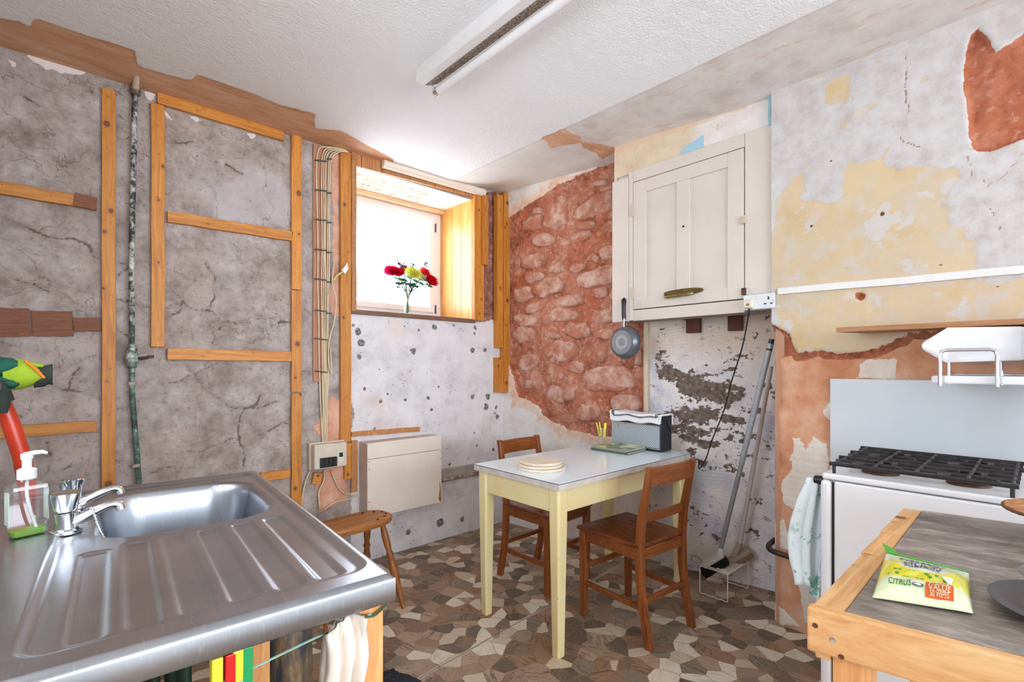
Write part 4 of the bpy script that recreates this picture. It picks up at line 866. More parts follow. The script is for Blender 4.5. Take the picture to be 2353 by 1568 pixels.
tag(build('blue_strip', MB().box(CX - .02, CX + .01, q.y - .012, q.y + .014, q.z, 2.575), plain('pale_blue_paint', c(160, 196, 208), .7, var=.1)), 'pale blue painted strip beside the bulkhead above the cupboard', 'trim')

# socket, plug, trunking
so = thing('socket', 'double electric socket on the lower right corner of the cupboard', 'socket', (CX - .016, -1.985, 1.557))
SKT = plain('socket_grey_white', c(222, 226, 230), .3, var=.01)
build('back_box', MB().box(-.02, 0, -.077, .077, -.04, .04), plain('socket_box', c(150, 156, 162), .4), so, bevel=.004)
build('face_plate', MB().box(-.03, -.02, -.074, .074, -.037, .037), SKT, so, bevel=.003)
for (a, b, w2, h2) in ((-.045, .013, .004, .007), (-.058, -.013, .006, .003), (-.030, -.013, .006, .003)): build('pin_slot', MB().box(-.0305, -.0295, a - w2, a + w2, b - h2, b + h2), BLACK, so)
build('rocker_switch', MB().box(-.034, -.03, -.014, .006, .012, .03), WPLAS, so, bevel=.001)
build('screw', MB().lathe([(.0035, 0), (.003, .001)], 8, (-.03, -.066, .0), (-1, 0, 0)), CHROME, so)
pg = thing('plug', 'cream plug in the left socket with a black lead', 'plug', (CX - .046, -1.942, 1.547))
build('plug_body', MB().lathe([(.02, 0), (.024, .003), (.024, .02), (.019, .028)], 16, (0, 0, 0), (-1, 0, 0), lambda a, i: 1 + .12 * math.cos(4 * a)), plain('cream_plug', c(232, 220, 196), .4), pg, smooth=45)
build('fuse_cover', MB().box(-.0288, -.0278, -.009, .007, -.01, .002), plain('brown_label', c(160, 122, 84), .6), pg)
lead = [Vector((CX - .06, -1.945, 1.525)), onX(1719, 730, -.06), onX(1705, 800, -.02), onX(1680, 880, .04), onX(1663, 945, .08), onX(1635, 1015, .09), onX(1622, 1055, .08), onX(1600, 1085, .03), onX(1588, 1095, .02), Vector((.06, -1.52, .68)), Vector((.05, -1.38, .70)), Vector((.04, -1.34, .80))]
lead[8] = Vector((.06, -1.60, .71)); lead[7] = onX(1606, 1078, .06)
tag(build('power_lead', MB().tube(bez(lead, 6), .0035, 6), BLACK, smooth=60), 'thin black lead sagging from the socket down to the radio', 'cable')
p, q = onX(1790, 671, BX), onX(2353, 621, BX)
tk = beam('trunking', 'white plastic cable trunking along the chimney breast', 'trunking', Vector((BX - .004, p.y, p.z)), Vector((BX - .004, RY0 + .01, p.z + (q.z - p.z) * (RY0 - p.y) / (q.y - p.y))), .03, (0, 0, 1), .016, (-1, 0, 0), WPLAS)

# brackets and pipe in the alcove
for i, (xa, ya, xb, yb) in enumerate(((1580, 726, 1612, 765), (1675, 720, 1708, 760))):
    a = onP(xa, ya, FN * .012, FN); b = onP(xb, yb, FN * .012, FN)
    mb = MB().prism([a, Vector((b.x, b.y, a.z)), b, Vector((a.x, a.y, b.z))], FN * .03)
    tag(build('wood_block', mb, wood('dark_block', c(64, 32, 20), c(96, 50, 32), c(112, 62, 42), 2, .7, False), bevel=.003), ['dark wood block under the cupboard middle', 'dark wood block under the socket end of the cupboard'][i], 'wood block', 'blocks under the cupboard')
a = onP(1485, 735, FN * .03, FN); b = onP(1485, 1040, FN * .03, FN); b.x, b.y = a.x, a.y
tag(build('cream_pipe', MB().tube([Vector((a.x, a.y, 1.6)), a, b, Vector((a.x, a.y, .1))], .017, 10), plain('cream_pipe_paint', c(214, 196, 168), .5), smooth=60), 'cream painted vertical pipe between red wall and alcove', 'pipe')
# saucepan hung on the cupboard corner
pc_ = onX(1433, 787, -.10); pn = thing('frying_pan', 'grey non-stick frying pan hanging by its black handle from the cupboard corner', 'pan', (-.075, pc_.y, pc_.z))
PAN = plain('grey_pan_coat', c(112, 116, 122), .32, .55, .08); RB = .078; RR = .102
build('pan_body', MB().lathe([(.0, .0015), (RR - .004, .0), (RR, .0), (RR, .003), (.094, .03), (RB + .004, .042), (RB, .046), (.0, .046)], 40, (0, 0, 0), (-1, 0, 0)), PAN, pn, smooth=40)
g = G('pan_base'); vx = g.n('ShaderNodeSeparateXYZ', {0: g.tc()}).outputs; rr = g.ma('SQRT', g.ma('ADD', g.ma('POWER', vx[1], 2.), g.ma('POWER', vx[2], 2.)))
th = g.ma('ARCTAN2', vx[1], vx[2]); spk = g.ma('MULTIPLY', g.edge(g.ma('SINE', g.ma('MULTIPLY', th, 36.)), .0, .3), g.ma('MULTIPLY', g.edge(rr, .024, .026), g.edge(rr, .043, .041)))
rings = g.edge(g.ma('SINE', g.ma('MULTIPLY', rr, 900.)), .2, .9); pcx = g.mix(g.ma('MULTIPLY', rings, .3), c(150, 155, 162), c(170, 174, 180)); pcx = g.mix(spk, pcx, c(214, 216, 220))
build('base_disc', MB().lathe([(.0, .046), (RB - .006, .046), (RB - .006, .0475), (.0, .0475)], 40, (0, 0, 0), (-1, 0, 0)), g.out(pcx, .35, .5), pn, smooth=40)
build('handle_bracket', MB().box(-.032, -.012, -.009, .009, RR - .012, RR + .045), CHROME, pn, bevel=.003)
build('pan_handle', MB().tube([(-.022, 0, RR + .035), (-.024, 0, RR + .06), (-.026, 0, RR + .11), (-.024, 0, RR + .15), (-.02, 0, RR + .165)], [.011, .013, .0125, .016, .008], 10), BLACK, pn, smooth=60)

# shelf, splashback, gas pipe
mb = MB().prism([(-.25, -2.349, 1.38), (BX + .008, -2.43, 1.38), (BX + .008, RY0 + .02, 1.38), (-.25, RY0 + .02, 1.38)], (0, 0, .02))
tag(build('wall_shelf', mb, wood('brown_shelf', c(146, 98, 62), c(176, 124, 82), c(190, 140, 98), 1, .6, False), bevel=.002), 'brown board shelf on the chimney breast above the cooker', 'shelf')
g = G('pale_splashback'); nn = g.noise(2, 3); SPL = g.out(g.ramp(nn, [(.35, c(198, 204, 205)), (.65, c(212, 215, 217))]), .3)
tag(build('splashback', MB().box(BX - .022, BX - .012, RY0 + .02, -2.288, .25, 1.185), SPL, bevel=.002), 'pale splashback board on the wall behind the cooker', 'board')
gp = bez([Vector((.02, -2.02, .372)), Vector((-.09, -2.03, .37)), Vector((-.125, -2.07, .362)), Vector((-.125, -2.2, .356)), Vector((-.125, -2.45, .35))], 6)
tag(build('gas_pipe', MB().tube(gp, .0125, 9), plain('dark_copper', c(76, 60, 48), .55, .4, .25, 20), smooth=60), 'dark copper gas pipe low on the chimney breast leading to the cooker', 'pipe')

# ================================================================== TABLE, CHAIRS, STOOL
TT = .75
tb = thing('kitchen_table', 'cream painted kitchen table with a white laminate top', 'table', (-.535, -1.285, 0), math.radians(-.8))
TX, TY = .545, .288
g = G('worn_cream_paint'); n1 = g.noise(5, 3); n2 = g.noise(55, 4, .75, g.map(g.tc(), (1, 1, .45)))
TCR = g.out(g.mix(g.edge(n2, .685, .70), g.ramp(n1, [(.35, c(236, 218, 160)), (.65, c(243, 230, 180))]), c(60, 46, 36)), .4, 0, (n2, .1, .002))
g = G('white_laminate'); LAM = g.out(g.ramp(g.noise(3, 3), [(.35, c(228, 244, 250)), (.65, c(234, 247, 252))]), .12)
build('top', MB().box(-TX, TX, -TY, TY, TT - .002, TT), LAM, tb)
build('edge_line', MB().box(-TX - .0005, TX + .0005, -TY - .0005, TY + .0005, TT - .0045, TT - .002), BLACK, tb)
build('top_core', MB().box(-TX, TX, -TY, TY, TT - .030, TT - .0045), plain('grey_edging', c(214, 206, 200), .5, var=.08, vs=20), tb)
for sx in (-1, 1):
    for sy in (-1, 1):
        x, y = sx * (TX - .045), sy * (TY - .045); w = .031; v = .021
        mb = MB(); ring = lambda h, z: [(x + a * h - sx * 0, y + b * h, z) for a, b in ((-1, -.72), (-.72, -1), (.72, -1), (1, -.72), (1, .72), (.72, 1), (-.72, 1), (-1, .72))]
        mb.v = ring(v, 0) + ring(w, TT - .15) + ring(w, TT - .0305)
        for k in range(2):
            for i in range(8): j = (i + 1) % 8; mb.f.append([k * 8 + i, k * 8 + j, k * 8 + 8 + j, k * 8 + 8 + i])
        mb.f += [[7, 6, 5, 4, 3, 2, 1, 0], [16 + i for i in range(8)]]
        build('leg', mb, TCR, tb, bevel=.002)
a, b = TX - .077, TY - .077
for bx_ in ((-a, a, -TY + .022, -TY + .042), (-a, a, TY - .042, TY - .022)): build('apron', MB().box(*bx_, TT - .135, TT - .031), TCR, tb, bevel=.002)
for bx_ in ((-TX + .022, -TX + .042, -b, b), (TX - .042, TX - .022, -b, b)): build('apron', MB().box(*bx_, TT - .135, TT - .031), TCR, tb, bevel=.002)

def chair(loc, rz, label):
    t = thing('dining_chair', label, 'chair', loc, rz, 'red-brown wooden chairs at the table')
    fw, rw, dp, sz = .185, .160, .185, .445                   # half widths front / back, half depth, seat height; faces +y
    mb = MB(); n = 7
    P = [(-fw - .008, dp + .012), (fw + .008, dp + .012), (rw + .014, -dp + .008), (-rw - .014, -dp + .008)]
    mb.hexa([(x, y, sz - .018) for x, y in P], [(x, y, sz) for x, y in P]); build('seat', mb, SEATW, t, bevel=.005)
    for s in (-1, 1):
        x = s * (fw - .016)
        mb = MB().hexa([(x - .014, dp - .032, 0), (x + .014, dp - .032, 0), (x + .014, dp - .004, 0), (x - .014, dp - .004, 0)], [(x - .018, dp - .036, sz - .02), (x + .018, dp - .036, sz - .02), (x + .018, dp, sz - .02), (x - .018, dp, sz - .02)])
        build('front_leg', mb, MAHOG, t, bevel=.003)
        x = s * rw; prof = [(-.052, 0), (-.022, .14), (-.002, .28), (0, .44), (-.008, .55), (-.034, .70), (-.052, .80)]
        f = [(x - .014, -dp + y - .002, z) for y, z in prof] ; bk_ = [(x - .014, -dp + y + (.034 if z < .6 else .026), z) for y, z in prof]
        build('back_post', MB().prism(f + bk_[::-1], (.028, 0, 0)), MAHOG, t, bevel=.004)
    def rail(nm, x0, y0, x1, y1, z, h, w, bow=0):
        mb = MB(); k = 8
        d = Vector((x1 - x0, y1 - y0, 0)); nn = Vector((-d.y, d.x, 0)).normalized()
        for i in range(k + 1):
            q = i / k; p = Vector((x0, y0, z)) + d * q + nn * bow * math.sin(PI * q)
            for a_, c_ in ((-w, -h), (w, -h), (w, h), (-w, h)): mb.v.append(tuple(p + nn * a_ + Vector((0, 0, c_))))
        for i in range(k):
            for j in range(4): mb.f.append([i * 4 + j, i * 4 + (j + 1) % 4, i * 4 + 4 + (j + 1) % 4, i * 4 + 4 + j])
        mb.f += [[3, 2, 1, 0], [k * 4 + j for j in range(4)]]
        build(nm, mb, MAHOG_X, t, bevel=.003)
    e = .012
    rail('seat_rail', -fw + .03, dp - .018, fw - .03, dp - .018, sz - .046, .026, .009); rail('seat_rail', -rw + e, -dp + .017, rw - e, -dp + .017, sz - .046, .026, .009)
    for s in (-1, 1):
        rail('seat_rail', s * (fw - .018), dp - .036, s * rw, -dp + .03, sz - .046, .026, .009)
        rail('side_stretcher', s * (fw - .018), dp - .034, s * rw, -dp + .012, .165, .013, .008)
    rail('cross_stretcher', -fw + .03, dp - .018, fw - .03, dp - .018, .245, .013, .008); rail('cross_stretcher', -rw + e, -dp - .004, rw - e, -dp - .004, .20, .013, .008)
    rail('top_rail', -rw + e, -dp - .034, rw - e, -dp - .034, .755, .040, .008, -.012); rail('back_rail', -rw + e, -dp + .006, rw - e, -dp + .006, .565, .021, .007, -.008)
    return t
chair((-.535, -1.560, 0), math.radians(-5.5), 'wooden chair on the near side of the table, its back towards the worktop')
chair((-.515, -.955, 0), math.radians(181), 'wooden chair tucked in behind the table, its back to the white wall')

st = thing('stool', 'worn wooden stool with turned legs between sink and heater', 'stool', (-1.50, -.535, 0), math.radians(6))
SZ = .452; mb = MB(); n = 40; out = []
for i in range(n):
    a = 2 * PI * i / n; cc_, ss_ = math.cos(a), math.sin(a)
    out.append(((abs(cc_) ** .62) * math.copysign(.205, cc_), (abs(ss_) ** .75) * math.copysign(.112, ss_) * (1 - .12 * (cc_ < 0) * abs(cc_))))
mb.v = [(x * .97, y * .96, SZ - .034) for x, y in out] + [(x, y, SZ - .024) for x, y in out] + [(x, y, SZ - .005) for x, y in out] + [(x * .97, y * .95, SZ) for x, y in out] + [(x * .6, y * .6, SZ - .005) for x, y in out]
for k in range(4):
    for i in range(n): j = (i + 1) % n; mb.f.append([k * n + i, k * n + j, k * n + n + j, k * n + n + i])
mb.f += [list(range(n))[::-1], [4 * n + i for i in range(n)]]
build('seat', mb, STOOLW, st, smooth=50)
for i in range(6):
    a = math.radians(-62 + i * 24); x, y = .178 * math.cos(a) + .006, .092 * math.sin(a)
    build('spindle_hole', MB().lathe([(.0065, SZ - .0055), (.0065, SZ + .0006)], 8, (x, y, 0)), plain('dark_hole', c(46, 28, 16), .9), st)
for (x, y, ex, ey) in ((.12, -.06, .17, -.19), (.12, .06, .16, .14), (-.12, -.05, -.20, -.09), (-.12, .05, -.18, .12)):
    prof = [(.30, .0135), (.34, .017), (.36, .012), (.39, .02), (.43, .016)]
    P = []; R = []
    for z, r in [(0, .011), (.06, .013), (.14, .019), (.2, .021), (.25, .014), (.265, .02), (.285, .013), (.31, .017), (.36, .019), (.4, .014), (SZ - .03, .013)]:
        q = 1 - z / SZ; P.append((x + (ex - x) * q, y + (ey - y) * q, z)); R.append(r)
    build('leg', MB().tube(P, R, 10), STOOLL, st, smooth=60)
build('stretcher', MB().tube([(.147, -.128, .16), (-.165, -.072, .16)], .009, 8), STOOLL, st, smooth=60)

# things on the table ---------------------------------------------------------------------------------
for i, (r, z, dx, dy, lab) in enumerate(((.115, 0, 0, 0, 'lowest of the round wooden boards on the table'), (.108, .0125, -.003, .006, 'middle one of the round wooden boards on the table'), (.102, .025, .004, .008, 'top round pale wooden board on the table'))):
    tag(build('round_board', MB().lathe([(r - .003, TT + z + .0002), (r, TT + z + .003), (r, TT + z + .009), (r - .003, TT + z + .0122), (.0, TT + z + .0122)], 40, (-.905 + dx, -1.295 + dy, 0)), wood('pale_board', c(206, 186, 162), c(222, 206, 184), c(232, 220, 204), 0, .6, False), smooth=40), lab, 'board', 'round boards on the table')
BKC = Vector((-.212, -1.252, 0)); bd = math.radians(-4)
def book(z, h, w, l, rz, label, cov, extra=None):
    t = thing('book', label, 'book', (BKC.x, BKC.y, TT + z), rz, 'books beside the radio')
    build('cover', MB().box(-w, w, -l, l, 0, .002), cov, t); build('cover', MB().box(-w, w, -l, l, h - .002, h), extra or cov, t)
    build('spine', MB().box(-w - .002, -w, -l, l, 0, h), cov, t); build('pages', MB().box(-w, w - .003, -l + .003, l - .003, .002, h - .002), plain('paper_edges', c(190, 188, 176), .8), t)
COVD = plain('dark_green_cover', c(84, 96, 92), .45)
g = G('photo_cover'); n1 = g.noise(9, 4, .6); PCV = g.out(g.ramp(n1, [(.32, c(62, 74, 66)), (.48, c(126, 140, 106)), (.58, c(196, 204, 158)), (.72, c(222, 222, 190))]), .25)
book(.0005, .012, .105, .122, math.radians(3), 'lower grey-green book on the table in front of the radio', COVD)
book(.013, .013, .102, .118, math.radians(0), 'upper book with a green photograph cover in front of the radio', plain('olive_cover', c(150, 152, 120), .4), PCV)
gl = thing('drinking_glass', 'small drinking glass holding yellow pegs beside the radio', 'glass', (-.135, -1.075, TT))
build('tumbler', MB().lathe([(.0, .004), (.022, .0005), (.024, .002), (.031, .105), (.0295, .105), (.0225, .006), (.0, .006)], 24), glassy('clear_glass', (.97, .98, .98, 1), .12), gl, smooth=50)
YEL = plain('yellow_plastic', c(238, 220, 60), .35, var=.03)
def peg(label, mat, loc, rot, group, sc=1.0):
    t = thing('clothes_peg', label, 'clothes peg', loc, 0, group); t.rotation_euler = rot
    for s in (-1, 1):
        f = [(s * .0015, 0), (s * .006, .0), (s * .0085, .03), (s * .011, .078), (s * .006, .078), (s * .002, .04)]
        build('jaw', MB().prism([(x * sc, -.0065 * sc, z * sc) for x, z in f], (0, .013 * sc, 0)), mat, t, bevel=.0015)
    build('spring', MB().tube([(-.009 * sc, -.0072 * sc, .036 * sc), (.009 * sc, -.0072 * sc, .036 * sc)], .0018 * sc, 6), CHROME, t)
    return t
peg('yellow peg standing upright at the left in the glass', YEL, (-.143, -1.068, TT + .055), (0, math.radians(-10), math.radians(-42)), 'yellow pegs in the glass', 1.15)
peg('yellow peg standing at the right in the glass', YEL, (-.128, -1.084, TT + .05), (math.radians(6), math.radians(6), math.radians(40)), 'yellow pegs in the glass', 1.15)
# radio and its cloth
rd = thing('radio', 'black portable radio with a silver grille at the alcove end of the table', 'radio', (-.045, -1.292, TT), math.radians(-2.5))
RL, RD, RH = .175, .055, .205
RBLK = plain('black_leathercloth', c(34, 34, 38), .55, bump=.3)
build('case', MB().box(-RD, RD, -RL, RL, .003, RH), RBLK, rd, bevel=.006)
g = G('silver_grille'); v = g.tc(); sy_ = g.n('ShaderNodeSeparateXYZ', {0: v}).outputs
row = g.ma('FLOOR', g.ma('MULTIPLY', sy_[2], 145.)); off = g.ma('MULTIPLY', g.ma('MODULO', row, 2.), .5)
du = g.ma('ABSOLUTE', g.ma('SUBTRACT', g.ma('FRACT', g.ma('ADD', g.ma('MULTIPLY', sy_[1], 62.), off)), .5)); dz_ = g.ma('ABSOLUTE', g.ma('SUBTRACT', g.ma('FRACT', g.ma('MULTIPLY', sy_[2], 145.)), .5))
slot = g.ma('MULTIPLY', g.edge(du, .40, .34), g.edge(dz_, .30, .22))
GRI = g.out(g.mix(slot, c(206, 216, 222), c(96, 108, 116)), .35, .2)
build('grille', MB().box(-RD - .004, -RD, -RL + .008, RL - .006, .022, .145), GRI, rd)
for z in (.0145, .1455): build('chrome_strip', MB().box(-RD - .006, -RD, -RL + .006, RL - .004, z, z + .008), CHROME, rd, bevel=.001)
build('top_band', MB().box(-RD - .003, -RD, -RL + .006, RL - .004, .156, .198), plain('dark_band', c(44, 48, 54), .4), rd)
build('carry_handle', MB().prism([(.0, -RL - .001, .168), (.008, -RL - .001, .176), (.05, -RL - .001, .126), (.042, -RL - .001, .12)], (0, -.006, 0)), GREYM, rd, bevel=.001)
text('R', .02, CHROME, rd, (-RD - .0065, RL - .055, .128), (0, -1, 0), (0, 0, 1), (-1, 0, 0), name='badge')
# lace cloth draped over the radio
cl = thing('lace_cloth', 'white lace-edged cloth with black stitching draped over the radio', 'cloth', (-.045, -1.292, TT), math.radians(-2.5))
def clothfn(u, v):
    y = (u - .5) * 2 * (RL + .002 - .006 * math.cos(v * 7)); s = v * .225; sag = .0035 * math.sin(u * 9) + .006 * math.exp(-((u - .05) / .08) ** 2)
    fr = .044 + .005 * math.sin(u * 13)
    if s < fr: x = -RD - .010 - .002 * math.sin(u * 30); z = RH + .004 - (fr - s)
    elif s < fr + 2 * RD + .012: x = -RD - .010 + (s - fr); z = RH + .006 + sag
    else: x = RD + .008; z = RH + .005 - (s - fr - 2 * RD - .012)
    return (x, -y, z)
g = G('white_cotton'); uv = g.tc(); wv = g.noise(300, 2); CLW = g.out(g.ramp(wv, [(.4, c(222, 222, 224)), (.6, c(240, 240, 241))]), .9, 0, (wv, .5, .002))
build('cloth', MB().grid(clothfn, 40, 30), CLW, cl, smooth=70, solid=.0016)
def lace(n, fn, L):
    mb = MB().tube([fn(i / L) for i in range(L + 1)], [.005 + .0022 * (i % 2) for i in range(L + 1)], 6); build(n, mb, CLW, cl, smooth=70)
lace('lace_edge', lambda t: Vector(clothfn(t, 0)) + Vector((-.001, 0, 0)), 50); lace('lace_edge', lambda t: clothfn(0, t), 30); lace('lace_edge', lambda t: Vector(clothfn(1, t)) + Vector((0, -.001, 0)), 30)
INK = plain('black_thread', c(26, 26, 30), .9)
mb = MB()
def cross(u, v):
    q = [Vector(clothfn(u + a * .011, v + b * .022)) for a, b in ((-1, -1), (1, 1), (-1, 1), (1, -1))]; o_ = Vector((-.0016, 0, .0016))
    for a, b in ((q[0], q[1]), (q[2], q[3])):
        d = (b - a).cross(Vector((-1, 0, 1))).normalized() * .0016; mb.v += [tuple(a - d + o_), tuple(a + d + o_), tuple(b + d + o_), tuple(b - d + o_)]; k = len(mb.v); mb.f.append([k - 4, k - 3, k - 2, k - 1])
for i in range(34): cross(.07 + i * .0261, .13)
for k in (.045, .075, .925, .955):
    for j in range(17): cross(k, .16 + j * .03)
o = build('black_stitching', mb, INK, cl); o['kind'] = 'stuff'

# ================================================================== SINK
SO = Vector((-2.149, -1.228, 0)); SAV = Vector((-.0717, -.9974, 0)); SBV = Vector((-.9974, .0717, 0)); STZ = .91; SL, SW = 1.008, .62
def sk(a, b, z): return SO + SAV * a + SBV * b + Vector((0, 0, z))
su = thing('sink_unit', 'stainless steel sink and drainer on a rough timber frame', 'sink', (SO.x, SO.y, 0))
def mat_steel():
    g = G('scratched_stainless'); v = g.tc(); br = g.noise(50, 3, .7, g.map(v, (1, 26, 1))); sm = g.noise(3, 3, .6)
    sc_ = g.noise(40, 2, .6, g.map(v, (9, 1, 1), rot=(0, 0, .7)))
    co = g.ramp(sm, [(.3, c(160, 165, 173)), (.7, c(190, 194, 200))]); co = g.mix(g.ma('MULTIPLY', g.edge(sc_, .60, .72), .3), co, c(222, 226, 232))
    ro = g.ma('ADD', .27, g.ma('MULTIPLY', br, .05))
    return g.out(co, ro, 1., None, Anisotropic=.3)
STEEL = mat_steel()
def rr_sd(a, b, a0, a1, b0, b1, r):      # rounded rectangle, positive inside
    qx = np.abs(a - (a0 + a1) / 2) - (a1 - a0) / 2 + r; qy = np.abs(b - (b0 + b1) / 2) - (b1 - b0) / 2 + r
    return -(np.hypot(np.maximum(qx, 0), np.maximum(qy, 0)) + np.minimum(np.maximum(qx, qy), 0) - r)
PADS = [(.056, .095), (.117, .156), (.178, .217), (.238, .277), (.298, .336), (.356, .395)]
aa = np.linspace(0, SL, 253); bb = np.linspace(0, SW, 156); A_, B_ = np.meshgrid(aa, bb, indexing='ij')
hh = -.0065 * sstep(-.004, .010, rr_sd(A_, B_, .026, .958, .020, .438, .035))
bowl = rr_sd(A_, B_, .085, .505, .048, .385, .105)
hh = hh - .004 * sstep(-.010, .0, bowl) - .150 * sstep(.0, .034, bowl) - .006 * sstep(.06, .16, bowl)
for (b0_, b1_) in PADS:
    sd = rr_sd(A_, B_, .545 + (.02 if b0_ > .3 else 0), .938, b0_, b1_, .010); hh = hh - .0038 * sstep(-.0028, .0028, sd)
ed = np.minimum(np.minimum(A_, SL - A_), np.minimum(B_, SW - B_)); hh = hh - .006 * (1 - sstep(0, .010, ed)) ** 2
mb = MB(); na, nb = A_.shape
for i in range(na):
    for j in range(nb): mb.v.append(tuple(sk(aa[i], bb[j], STZ + hh[i, j]) - Vector(su.location)))
for i in range(na - 1):
    for j in range(nb - 1): k = i * nb + j; mb.f.append([k, k + 1, k + nb + 1, k + nb])
rim = [i * nb for i in range(na)] + [(na - 1) * nb + j for j in range(1, nb)] + [i * nb + nb - 1 for i in range(na - 2, -1, -1)] + [j for j in range(nb - 2, 0, -1)]
cen = sk(SL / 2, SW / 2, STZ) - Vector(su.location); prev = rim
for dz__, ex in ((-.010, .0012), (-.040, .0012), (-.043, -.001)):
    s0 = len(mb.v)
    for k in rim:
        p = Vector(mb.v[k]); d = (p - cen); d.z = 0; mb.v.append(tuple(Vector((p.x, p.y, STZ + dz__)) + d.normalized() * ex))
    cur = list(range(s0, s0 + len(rim)))
    for i in range(len(rim)): j = (i + 1) % len(rim); mb.f.append([prev[i], prev[j], cur[j], cur[i]])
    prev = cur
build('sink_top', mb, STEEL, su, smooth=50)
def sbox(nm, a0, a1, b0, b1, za, zb, mat, par=su, bev=.003):
    q = [sk(a, b, za) - Vector(su.location) for a, b in ((a0, b0), (a1, b0), (a1, b1), (a0, b1))]
    return build(nm, MB().prism(q, (0, 0, zb - za)), mat, par, bevel=bev)
lg = None
for (a, b) in ((.935, .008), (.03, .02), (.935, .55), (.03, .55)): sbox('leg', a, a + .048, b, b + .046, 0, STZ - .045, RAW_Z)
sbox('side_rail', .078, .934, .02, .042, STZ - .125, STZ - .05, RAW); sbox('end_rail', .04, .06, .067, .549, STZ - .125, STZ - .05, RAW)
sbox('middle_post', .30, .345, .035, .08, 0, STZ - .19, RAW_Z)
build('brace', MB().obox(sk(.70, .335, .55) - Vector(su.location), (SBV * -.17 + Vector((0, 0, -.13))) * 1.0, Vector((0, 0, .03)), SAV * .011), wood('brown_brace', c(96, 56, 34), c(124, 78, 50), c(140, 92, 62), 0, .6, False), su, bevel=.002)
# taps
def tap(label, a, b):
    t = thing('tap', label, 'tap', sk(a, b, STZ), math.atan2(-SBV.y, -SBV.x), 'chrome taps on the sink')       # local +x points over the bowl
    build('base', MB().lathe([(.0, -.004), (.026, -.004), (.026, .002), (.0185, .005), (.0165, .022), (.018, .034), (.014, .037), (.0, .037)], 24), CHROME, t, smooth=40)
    build('head', MB().lathe([(.013, .037), (.018, .039), (.0195, .044), (.0255, .073), (.0255, .0755), (.017, .078), (.0, .078)], 48, rf=lambda an, i: 1 + (.11 * math.cos(4 * an) if 1 < i < 6 else 0)), CHROME, t, smooth=35)
    build('spout', MB().tube(bez([(.010, 0, .014), (.03, 0, .024), (.055, 0, .035), (.072, 0, .040), (.083, 0, .037), (.087, 0, .027)], 5), [.0135 - .005 * min(1, i / 14) for i in range(26)], 12), CHROME, t, smooth=60)
    return t
tap('nearer chrome tap with a fluted head beside the sink bowl', .400, .425)
tap('farther chrome tap with a fluted head beside the sink bowl', .235, .425)
ch = [sk(.400, .398, STZ + .036), sk(.412, .385, STZ + .040), sk(.424, .378, STZ + .016), sk(.428, .372, STZ - .004), sk(.430, .362, STZ - .03)]
P = bez(ch, 8); tag(build('plug_chain', MB().tube(P, [.0028 if i % 2 else .0014 for i in range(len(P))], 6), CHROME, smooth=70), 'chrome bead chain hanging from the nearer tap into the bowl', 'chain')
# hand soap
bo = thing('soap_bottle', 'nearly empty clear pump bottle with green soap on the sink ledge', 'bottle', sk(.392, .482, STZ), math.radians(18))
bo.scale = (.88, .88, .88)
CLR = glassy('clear_plastic', (.96, .97, .96, 1), .14, .08)
def rect(w, d, z, r=.3): return [(x * w, y * d, z) for x, y in ((-1, -1 + r), (-1 + r * .5, -1), (1 - r * .5, -1), (1, -1 + r), (1, 1 - r), (1 - r * .5, 1), (-1 + r * .5, 1), (-1, 1 - r))]
def loft(rings):
    mb = MB(); n = len(rings[0])
    for r in rings: mb.v += r
    for k in range(len(rings) - 1):
        for i in range(n): j = (i + 1) % n; mb.f.append([k * n + i, k * n + j, k * n + n + j, k * n + n + i])
    mb.f += [list(range(n))[::-1], [(len(rings) - 1) * n + i for i in range(n)]]; return mb
build('bottle_body', loft([rect(.027, .018, .001), rect(.03, .021, .005), rect(.0335, .0235, .10), rect(.033, .023, .112), rect(.016, .016, .122, .5), rect(.014, .014, .126, .55)]), CLR, bo, smooth=40)
g = G('green_soap'); SOAP = g.out(c(150, 220, 70), .1, 0, Transmission_Weight=.35)
build('soap', loft([rect(.026, .0172, .003), rect(.0285, .0195, .006), rect(.029, .02, .015)]), SOAP, bo, smooth=40)
g = G('frosted_plastic'); FRO = g.out(c(238, 240, 240), .35, 0, Subsurface_Weight=.0)
build('collar', MB().lathe([(.014, .124), (.0165, .126), (.0165, .146), (.012, .149), (.0, .149)], 24), FRO, bo, smooth=40)
build('pump_head', MB().lathe([(.008, .148), (.0085, .168), (.0105, .17), (.0105, .181), (.0, .183)], 20), FRO, bo, smooth=40)
build('nozzle', MB().tube([(-.004, 0, .178), (.012, 0, .181), (.026, 0, .181), (.034, 0, .177)], [.006, .0055, .0045, .0035], 8), FRO, bo, smooth=60)
build('dip_tube', MB().tube(bez([(0, 0, .124), (.0, 0, .09), (.006, 0, .05), (.016, 0, .012)], 5), .0032, 7), FRO, bo, smooth=60)
for s in (-1, 1): build('side_label', MB().box(s * .0325 - .0008, s * .0325 + .0008, -.012, .012, .03, .1), plain('pale_label', c(214, 226, 220), .5), bo)
